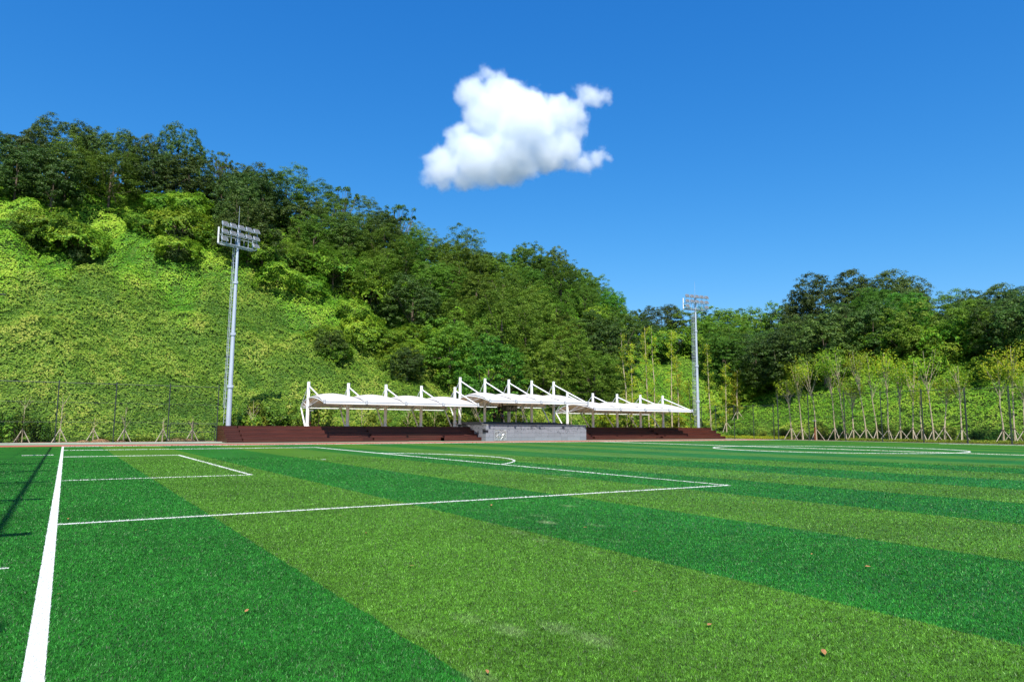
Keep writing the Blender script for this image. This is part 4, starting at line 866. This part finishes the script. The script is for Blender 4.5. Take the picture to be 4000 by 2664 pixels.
# ivy and kudzu carpet over the slope
def carpet():
    g_ = np.random.default_rng(9); pos, nr, va, sz = [], [], [], []
    TX = [(-14, 60, 0, 56, 215000, 0), (60, 91, 0, 30, 26000, 0)]
    from mathutils import noise as mn
    def add(x, y, s_, v_):
        z = terrain(x, y)
        if z < 0.02: return
        P3 = Vector((x, y*.9, z*.9)); big = mn.fractal(P3*.16, 1, 2, 3); mid = mn.fractal(P3*.55+Vector((9, 2, 4)), .8, 2, 3); hole = mn.noise(P3*.8+Vector((3, 30, 1)))
        if hole < -.5 and g_.random() < .5: return
        e = .4; zx = (terrain(x+e, y)-z)/e; zy = (terrain(x, y+e)-z)/e
        lump = .55*max(0, 1-abs(mid)*2.6)+.5*mid+.5*big
        pos.append((x, y-max(0, lump)*.35, z+.06+max(-.1, lump)*.7+g_.random()*.12)); nr.append((-zx*.6, -zy*.6-.25, 1)); sz.append(s_); va.append(.45+.40*mid+.5*big+(v_-.5)*.7)
    U = g_.random((600000, 5))
    for u in U[:450000]:
        # behind the stand: x along the foot, d up the slope
        x = -16+u[0]*107; d = .2+54*u[1]**.88
        if 50 < x < 74 and d > 26: continue
        if x > 74 and d > 40: continue
        add(x, 81.5+d, .145+.095*u[2]+.0016*d, u[3])
    for u in U[450000:]:
        # round the corner and along the right side
        s = u[0]*105; d = .2+26*u[1]
        if s < 30: a = math.radians(s*3); d *= 1.5; x = 91+d*math.sin(a); y = 81.5+d*math.cos(a)
        else: x = 91+d; y = 81.5-(s-30)*.86
        add(x, y, .15+.10*u[2], u[3])
    pos_ = np.array(pos); nr_ = np.array(nr)+g_.normal(size=(len(pos), 3))*.36
    v_ = np.array(va)
    edge = 21+3.5*np.sin(pos_[:, 0]*.33+1)+2.2*np.sin(pos_[:, 0]*.9)-np.clip((pos_[:, 0]-20)*.35, 0, 14)+g_.normal(0, 1.6, len(pos_)); up_ = (pos_[:, 2] > edge) | ((pos_[:, 0] > 92) & (pos_[:, 2] > 2.5+g_.normal(0, 1, len(pos_))))
    sz_ = np.array(sz)
    for k_, mat_, nm, lb in ((~up_, L_ivy, 'ivy_ground_cover', 'yellow green creeper carpet covering the lower hill slope'), (up_, L_ivyb, 'vine_ground_cover', 'bright green vine carpet on the upper hill slope and mounds')):
        me = leaf_mesh(nm, pos_[k_], nr_[k_], sz_[k_], v_[k_], mat_, g_, .7); o = link(nm, me, None, 'stuff'); tag(o, lb, 'ground cover')
carpet()

# planted young trees with tripod stakes on the right, thin conifers behind the right stand
def tripod(parent, r_=1.15, h_=1.75, n=3, rot=0.):
    for i in range(n):
        a = rot+i*2*math.pi/n; b = MB(); b.tube((math.cos(a)*r_, math.sin(a)*r_, -.05), (-math.cos(a)*.05, -math.sin(a)*.05, h_), .042, .036, 7); b.build('stake', M_stake, parent)
    b = MB(); b.tube((-.09, -.09, h_-.12), (.1, .1, h_-.08), .11, .11, 8); b.build('tie', M_bark, parent)
def young(x, y, lean, H, i, label, group, kind):
    z = max(terrain(x, y), 0)
    root = empty('young_tree', (x, y, z)); g_ = np.random.default_rng(50+i); rr = random.Random(i)
    H = H-z
    k = .58 if kind == 'fan' else 1.
    pts = [Vector((0, 0, -.05)), Vector((lean*.12+rr.uniform(-.08, .08), 0, H*.2)), Vector((lean*.4+rr.uniform(-.15, .15), rr.uniform(-.1, .1), H*.45)), Vector((lean*.75, 0, H*.7)), Vector((lean, 0, H*.97))]
    b = MB(); r0 = .10 if kind == 'fan' else .12; b.path(pts, [r0, r0*.85, r0*.65, r0*.4, .02], 8)
    cen = []
    if kind == 'fan':
        nbr = rr.randint(9, 14)
        for j in range(nbr):
            a = rr.uniform(0, 6.28); t = rr.uniform(.45, .72); s = pts[2].lerp(pts[3], (t-.45)/.25) if t < .7 else pts[3]
            e = Vector((lean*t*1.2+math.cos(a)*rr.uniform(.6, 1.9), math.sin(a)*rr.uniform(.6, 1.9), H*rr.uniform(.76, 1.0))); m_ = s.lerp(e, .5)+Vector((0, 0, .1))
            b.path([s, m_, e], [.035, .022, .008], 5); cen += [e, e.lerp(m_, .5)]
        per, cs, ls = 50, .7, .18
    else:
        nbr = 26
        for j in range(nbr):
            a = rr.uniform(0, 6.28); t = .10+.86*j/nbr; s = Vector((lean*t, 0, H*t)); L_ = (1.35*(1-t)+.35)*rr.uniform(.5, 1.1)
            e = s+Vector((math.cos(a)*L_, math.sin(a)*L_, .35)); b.path([s, e], [.02, .006], 4); cen += [e, s.lerp(e, .5)]
        per, cs, ls = 30, .38, .2
    b.build('trunk', M_pale_bark, root)
    cen = np.array([tuple(c) for c in cen]); pos = np.repeat(cen, per, 0)+g_.normal(size=(len(cen)*per, 3))*cs*np.array([.62, .62, .42])
    nr = g_.normal(size=(len(pos), 3))*.6+np.array([-.25, -.45, .7]); me = leaf_mesh('crown', pos, nr, ls*g_.uniform(.6, 1.3, len(pos)), np.clip(g_.uniform(0, .8, len(pos))+rr.uniform(-.15, .2)+(.12 if kind != 'fan' else 0), 0, 1), L_yellow, g_)
    link('crown', me, root); tripod(root, rr.uniform(1.0, 1.25), rr.uniform(1.6, 1.85), 3, rr.uniform(0, 2)); tag(root, label, 'tree', group)
ORD = ['first', 'second', 'third', 'fourth', 'fifth', 'sixth', 'seventh', 'eighth', 'ninth', 'tenth', 'eleventh', 'twelfth', 'thirteenth', 'fourteenth', 'fifteenth', 'sixteenth', 'seventeenth', 'eighteenth']
YT = [(88.5, 65.4, -0.8, 8.7), (88.5, 63.6, -1.0, 10.8), (88.5, 61.4, -1.4, 11.4), (88.5, 58.5, -0.8, 11.7), (88.5, 57.1, -1.3, 12.1), (88.5, 55.9, 0.1, 8.2), (88.5, 54.1, -2.1, 11.9), (88.5, 52.6, -1.4, 11.4), (88.5, 51.1, -0.2, 11.6), (88.5, 49.6, 0.2, 9.5), (88.5, 48.1, 1.3, 10.3), (88.5, 47.0, 0.1, 7.4), (88.5, 45.6, -1.2, 11.3), (88.5, 44.4, 1.7, 7.8), (88.5, 42.4, 0.1, 9.3), (88.5, 38.1, 0.0, 9.5), (88.5, 37.0, 0.7, 11.2), (88.5, 36.0, 0.7, 7.9)]
for i, (x, y, ln, H) in enumerate(YT):
    young(x, y, ln*1.0, H, i, f'{ORD[i]} from the left of the pale trunked young trees on stakes behind the right fence', 'staked young trees behind the right fence', 'fan')
BT = [(71.3, 81, -1.1, 16.3), (72.4, 81, -0.3, 14.8), (75.6, 81, -0.6, 17.7), (76.9, 81, -0.5, 17.9), (80.4, 81, 0.3, 17.5), (81.9, 81, -0.2, 13.4), (89.1, 81, -0.4, 15.9), (92.8, 81, 0.2, 12.5), (95.6, 81, 0.3, 11.6), (66.9, 81, 0.0, 4.2), (68.2, 81, -0.2, 3.5), (84.6, 81, -0.3, 9.4)]
DS = ['pale trunk rising behind the third mast of the right canopy', 'thin dark trunk between the third and fourth masts of the right canopy', 'tall trunk left of the last mast of the right canopy', 'tall trunk right of the fourth mast of the right canopy',
      'tall trunk just left of the right floodlight mast', 'trunk nearest the left side of the right floodlight mast', 'trunk just right of the right floodlight mast', 'trunk second right of the right floodlight mast', 'trunk third right of the right floodlight mast',
      'low crown seen under the right canopy', 'lowest crown under the right canopy beside the light post', 'medium trunk hidden behind the right floodlight mast']
for i, (x, y, ln, H) in enumerate(BT):
    young(x, y, ln, H, 40+i, 'slender yellowing tree, '+DS[i], 'slender yellowing trees behind the right stand', 'spire')
# bare saplings on the left and behind the stands
def sapling(x, y, H, i, label, stakes, leafy):
    root = empty('sapling', (x, y, max(terrain(x, y), 0))); rr = random.Random(i*3+1); g_ = np.random.default_rng(i); b = MB(); b.path([Vector((0, 0, -.05)), Vector((.03, 0, H*.5)), Vector((0, .03, H))], [.045, .03, .008], 6); cen = []
    for j in range(8):
        a = rr.uniform(0, 6.28); s = Vector((0, 0, H*rr.uniform(.35, .8))); e = s+Vector((math.cos(a)*H*.16, math.sin(a)*H*.16, H*rr.uniform(.15, .32))); b.path([s, e], [.02, .006], 4); cen.append(e); cen.append(s.lerp(e, .6))
    b.build('trunk', M_pale_bark, root)
    if leafy:
        cen = np.array([tuple(c) for c in cen]); pos = np.repeat(cen, leafy, 0)+g_.normal(size=(len(cen)*leafy, 3))*.28; link('crown', leaf_mesh('crown', pos, g_.normal(size=(len(pos), 3))+np.array([0, 0, .6]), .15*g_.uniform(.6, 1.3, len(pos)), g_.uniform(0, .7, len(pos)), L_verge, g_), root)
    if stakes:
        for s in (-1, 1):
            b = MB(); b.tube((s*.62, -.1, -.03), (-s*.03, 0, 1.32), .045, .04, 7); b.build('stake', M_stake, root)
        b = MB(); b.tube((0, .55, -.03), (0, .02, 1.32), .045, .04, 7); b.build('stake', M_stake, root)
    tag(root, label, 'sapling', 'saplings on the bed behind the fence')
for i, (x, H, lf) in enumerate([(-3.3, 4.2, 14), (-.4, 4.6, 4), (2.3, 2.4, 16), (4.9, 3.4, 0), (8.3, 2.4, 3), (11.0, 2.6, 3)]):
    sapling(x, 79, H, i, f'{ORD[i]} from the left of the staked saplings behind the left fence', True, lf)
for i, (x, H, lf, t) in enumerate([(17.2, 4.4, 0, 'bare pale sapling between the left floodlight mast and the left canopy'), (29.5, 4.2, 2, 'bare sapling seen under the left canopy, left of its middle'), (35.4, 4.2, 3, 'thin sapling seen under the right part of the left canopy'), (39.0, 4.6, 2, 'pale many stemmed sapling beside the tall canopy first mast'), (45.0, 5.0, 5, 'pale sapling behind the stage left of the people'), (52.2, 5.2, 1, 'pale branching sapling behind the step ladder'), (60.3, 4.6, 1, 'pale branching sapling behind the left end of the right stand'), (86.9, 3.6, 10, 'small leafy sapling between the right mast and the tall fence')]):
    sapling(x, 80.4 if x < 80 else 79, H, 20+i, t, False, lf)

# shrubs along the foot of the slope
def shrub_mesh(seed, mat):
    g_ = np.random.default_rng(seed); n = 2600; k = 16; c = g_.normal(size=(k, 3))*np.array([.75, .6, .42])+np.array([0, 0, .95]); idx = g_.integers(0, k, n)
    d = g_.normal(size=(n, 3)); d /= np.linalg.norm(d, axis=1, keepdims=True); pos = c[idx]+d*g_.uniform(.25, .5, (n, 1)); pos[:, 2] = np.abs(pos[:, 2])
    return leaf_mesh('foliage', pos, d+np.array([0, -.2, .5]), g_.uniform(.1, .22, n), g_.uniform(0, 1, n), mat, g_)
SH = [shrub_mesh(1, L_verge), shrub_mesh(2, L_ivy), shrub_mesh(3, L_broad), shrub_mesh(4, L_verge)]
b = MB()
for i in range(7): b.tube((0, 0, -.1), (math.cos(i*.9)*.6, math.sin(i*.9)*.5, 1.1), .03, .01, 5)
SST = bpy.data.meshes.new('stem'); SST.from_pydata(b.v, [], b.f); SST.materials.append(M_bark)
SP = []
for i in range(31): SP.append((16.+i*2.25+rt.uniform(-.6, .6), 82.2+rt.uniform(0, 1.6), rt.uniform(.95, 1.9)))
for i in range(15): SP.append((90.7+rt.uniform(0, 1.2), 36+i*3.0+rt.uniform(-.8, .8), rt.uniform(.55, 1.1)))
SP += [(-5.9, 79.4, 1.45), (-3.8, 80.0, 1.3), (-7.4, 79.2, 1.6), (-1.9, 81.2, .9)]
for i, (x, y, s) in enumerate(SP):
    root = empty('shrub', (x, y, max(0, terrain(x, y)-.1)), rt.uniform(0, 6)); link('foliage', SH[(i*7+i//3) % 4 if x > 0 else 2], root); link('stem', SST, root); root.scale = (s, s, s*rt.uniform(.8, 1.25))
    if x < 0: lb = 'dark leafy bush behind the fence at the far left edge'
    elif y < 80: lb = 'low leafy shrub at the slope foot behind the staked trees'
    else: lb = 'leafy yellow green shrub at the slope foot '+('behind the left stand' if x < 41 else ('behind the stage' if x < 56 else 'behind the right stand'))
    tag(root, lb, 'shrub', lb.replace('shrub', 'shrubs').replace('bush', 'bushes')); SEEN.append((root, ' '.join(lb.split(' at ')[0].split(' behind ')[0].split()), ('behind the fence at the far left edge' if x < 0 else ('behind the staked trees' if y < 80 else lb.split('foot ')[1])), az_px(x, y)))
number_labels()
# low hedges and verge planting
def strip(name, label, x0, x1, y0, y1, n, hmax, mat, seed, ls=(.07, .15)):
    g_ = np.random.default_rng(seed); x = g_.uniform(x0, x1, n); y = g_.uniform(y0, y1, n); hh = hmax*(.65+.35*np.sin(x*2.3+y)*np.sin(y*2.1+x*.4)); z = np.sqrt(g_.uniform(0, 1, n))*hh
    pos = np.stack([x, y, z+.01], 1); o = link(name, leaf_mesh(name, pos, g_.normal(size=(n, 3))*.6+np.array([0, -.3, .8]), g_.uniform(ls[0], ls[1], n), g_.uniform(0, 1, n), mat, g_), None, 'stuff'); tag(o, label, 'ground cover'); return o
strip('low_hedge', 'low clipped hedge at the foot of the left slope', 2.8, 12.4, 79.6, 80.6, 9000, .55, L_verge, 21)
strip('verge_planting', 'bright green low planting along the right fence', 86.0, 90.5, 30, 57, 34000, .42, L_verge, 22)
strip('verge_planting', 'dry yellow verge growth behind the right stand end', 84.9, 90.5, 66, 80.5, 16000, .5, L_yellow, 23)
# heaps of dry cuttings on the soil
for i, (x, y, s) in enumerate([(1.5, 78.2, .55), (2.9, 78.4, .8), (9.6, 78.3, .9), (10.6, 78.5, .7), (4.6, 78.3, .45)]):
    g_ = np.random.default_rng(70+i); n = 700; d = g_.normal(size=(n, 3)); d /= np.linalg.norm(d, axis=1, keepdims=True); d[:, 2] = abs(d[:, 2]); pos = d*np.array([s, s*.6, s*.38])
    if i == 0: M_straw = leaf_mat('dry_cuttings', [(.22, .14, .06), (.36, .24, .11), (.45, .33, .17)], .15, .1)
    o = link('straw_heap', leaf_mesh('straw_heap', pos, d+g_.normal(size=(n, 3))*.4, g_.uniform(.08, .2, n), g_.uniform(0, 1, n), M_straw, g_, .3)); o.location = (x, y, 0)
    tag(o, ['small heap of dry cuttings under the second sapling', 'wider heap of dry cuttings left of the third sapling', 'broad heap of dry cuttings inside the gate', 'heap of dry cuttings at the right side of the gate', 'smallest heap of dry cuttings beside the fourth sapling'][i], 'straw heap', 'heaps of dry cuttings on the soil')
# fallen leaves on the turf
M_fall = simple('fallen_leaf_brown', (.34, .15, .05), .7, 0, .4, 30)
lf = bpy.data.meshes.new('fallen_leaf'); lf.from_pydata([(-.045, 0, .004), (-.015, .018, .012), (.02, .016, .010), (.05, 0, .003), (.02, -.015, .012), (-.015, -.018, .008)], [], [(0, 1, 5), (1, 2, 4, 5), (2, 3, 4)]); lf.materials.append(M_fall)
for i in range(26):
    rr_ = rt.uniform(4.8, 17); a = R(rt.uniform(-1, 64)); o = link('fallen_leaf', lf); o.location = (rr_*math.sin(a), rr_*math.cos(a), .026); o.rotation_euler = (rt.uniform(-.3, .3), rt.uniform(-.3, .3), rt.uniform(0, 6)); s = rt.uniform(.4, 1.15); o.scale = (s, s, s)
    tag(o, 'small dry brown leaf fallen on the pitch', 'leaf', 'dry leaves fallen on the pitch')

# ------------------------------------------------------------------ the cloud: a real volume 900 m away
def cloud():
    blobs = [(770, 165, 48), (850, 205, 50), (900, 330, 130), (650, 400, 150), (600, 340, 62), (1000, 500, 230), (1250, 480, 140), (1300, 430, 75), (800, 600, 250), (1150, 700, 300), (1500, 600, 170), (1640, 620, 130), (1700, 520, 70),
             (530, 790, 95), (455, 810, 62), (600, 900, 150), (360, 1050, 150), (250, 1060, 90), (255, 1190, 100), (400, 1150, 140), (700, 1050, 250), (1000, 1000, 290), (800, 1180, 150), (950, 1150, 170), (1400, 950, 220), (1600, 950, 150), (1690, 890, 60),
             (1680, 1070, 90), (1790, 1085, 72), (1890, 1065, 62), (1985, 1030, 46), (1190, 1130, 120), (1830, 390, 92), (1765, 370, 55), (1920, 430, 72), (1990, 420, 48), (175, 1235, 55), (340, 1290, 75), (1690, 760, 95), (1560, 800, 130), (1340, 760, 200), (560, 1230, 130), (1750, 640, 70), (1540, 500, 90), (330, 1190, 100), (480, 920, 110), (1800, 1110, 60), (1900, 1075, 55), (1300, 560, 130), (1050, 1210, 110)]
    rr = random.Random(4); Dm = 900; cs = []
    for x, y, r_ in blobs:
        px, py = 1600+x*.3822, 220+y*.3822; d = F*2759+R2*(px-2000)-U2*(py-1332); c = Vector((0, 0, 1.67))+d/2759*Dm; rw = r_*.3822/2759*Dm
        c += F*rr.uniform(-.25, .25)*max(25, rw); cs.append((c, rw))
    lo = Vector([min(c[k]-r_ for c, r_ in cs) for k in range(3)])-Vector((12, 12, 12)); hi = Vector([max(c[k]+r_ for c, r_ in cs) for k in range(3)])+Vector((12, 12, 12))
    cen = (lo+hi)/2; size = hi-lo
    me = bpy.data.meshes.new('cloud'); me.from_pydata([(0, 0, 0)], [], []); ob = link('cloud', me); ob.location = cen; tag(ob, 'single white puffy cloud in the clear blue sky', 'cloud')
    g = bpy.data.node_groups.new('cloud_density', 'GeometryNodeTree'); g.interface.new_socket('Geometry', in_out='INPUT', socket_type='NodeSocketGeometry'); g.interface.new_socket('Geometry', in_out='OUTPUT', socket_type='NodeSocketGeometry')
    n, l = g.nodes, g.links; n.new('NodeGroupInput'); out = n.new('NodeGroupOutput'); vc = n.new('GeometryNodeVolumeCube'); pos = n.new('GeometryNodeInputPosition')
    def M(op, a, b=None, c=None):
        k = n.new('ShaderNodeMath'); k.operation = op
        for i, x in enumerate((a, b, c)):
            if x is None: continue
            if isinstance(x, (int, float)): k.inputs[i].default_value = x
            else: l.new(x, k.inputs[i])
        return k.outputs[0]
    def noise_v(sc, det):
        t = n.new('ShaderNodeTexNoise'); t.inputs['Scale'].default_value = sc; t.inputs['Detail'].default_value = det; t.inputs['Roughness'].default_value = .68; l.new(pos.outputs[0], t.inputs['Vector']); return t
    wv = noise_v(.035, 3); sub = n.new('ShaderNodeVectorMath'); sub.operation = 'SUBTRACT'; l.new(wv.outputs['Color'], sub.inputs[0]); sub.inputs[1].default_value = (.5, .5, .5)
    scl = n.new('ShaderNodeVectorMath'); scl.operation = 'SCALE'; scl.inputs['Scale'].default_value = 16.; l.new(sub.outputs[0], scl.inputs[0])
    wp = n.new('ShaderNodeVectorMath'); wp.operation = 'ADD'; l.new(pos.outputs[0], wp.inputs[0]); l.new(scl.outputs[0], wp.inputs[1])
    cur = None
    for c, r_ in cs:
        d = n.new('ShaderNodeVectorMath'); d.operation = 'DISTANCE'; l.new(wp.outputs[0], d.inputs[0]); d.inputs[1].default_value = c-cen
        v = M('MULTIPLY', M('SUBTRACT', r_, d.outputs['Value']), 1/10.)     # signed depth in units of 10 m
        cur = v if cur is None else M('SMOOTH_MAX', cur, v, .35)
    n1 = noise_v(.075, 6).outputs[0]
    f = M('ADD', cur, M('MULTIPLY', M('SUBTRACT', n1, .36), 3.0))
    f = M('MULTIPLY', f, 1.3); f = M('MINIMUM', M('MAXIMUM', f, 0), 1.)
    l.new(f, vc.inputs['Density']); vc.inputs['Min'].default_value = -size/2; vc.inputs['Max'].default_value = size/2
    vox = 1.35
    for k, ax in enumerate('XYZ'): vc.inputs['Resolution '+ax].default_value = max(8, int(size[k]/vox))
    m, mn, ml = new_mat('cloud_vapour'); o = mn.new('ShaderNodeOutputMaterial'); pv = mn.new('ShaderNodeVolumePrincipled'); pv.inputs['Color'].default_value = (.955, .98, 1., 1); pv.inputs['Density'].default_value = .06; pv.inputs['Anisotropy'].default_value = 0.
    ml.new(pv.outputs[0], o.inputs['Volume']); sm = n.new('GeometryNodeSetMaterial'); sm.inputs['Material'].default_value = m
    l.new(vc.outputs[0], sm.inputs[0]); l.new(sm.outputs[0], out.inputs[0]); md = ob.modifiers.new('volume', 'NODES'); md.node_group = g
cloud()
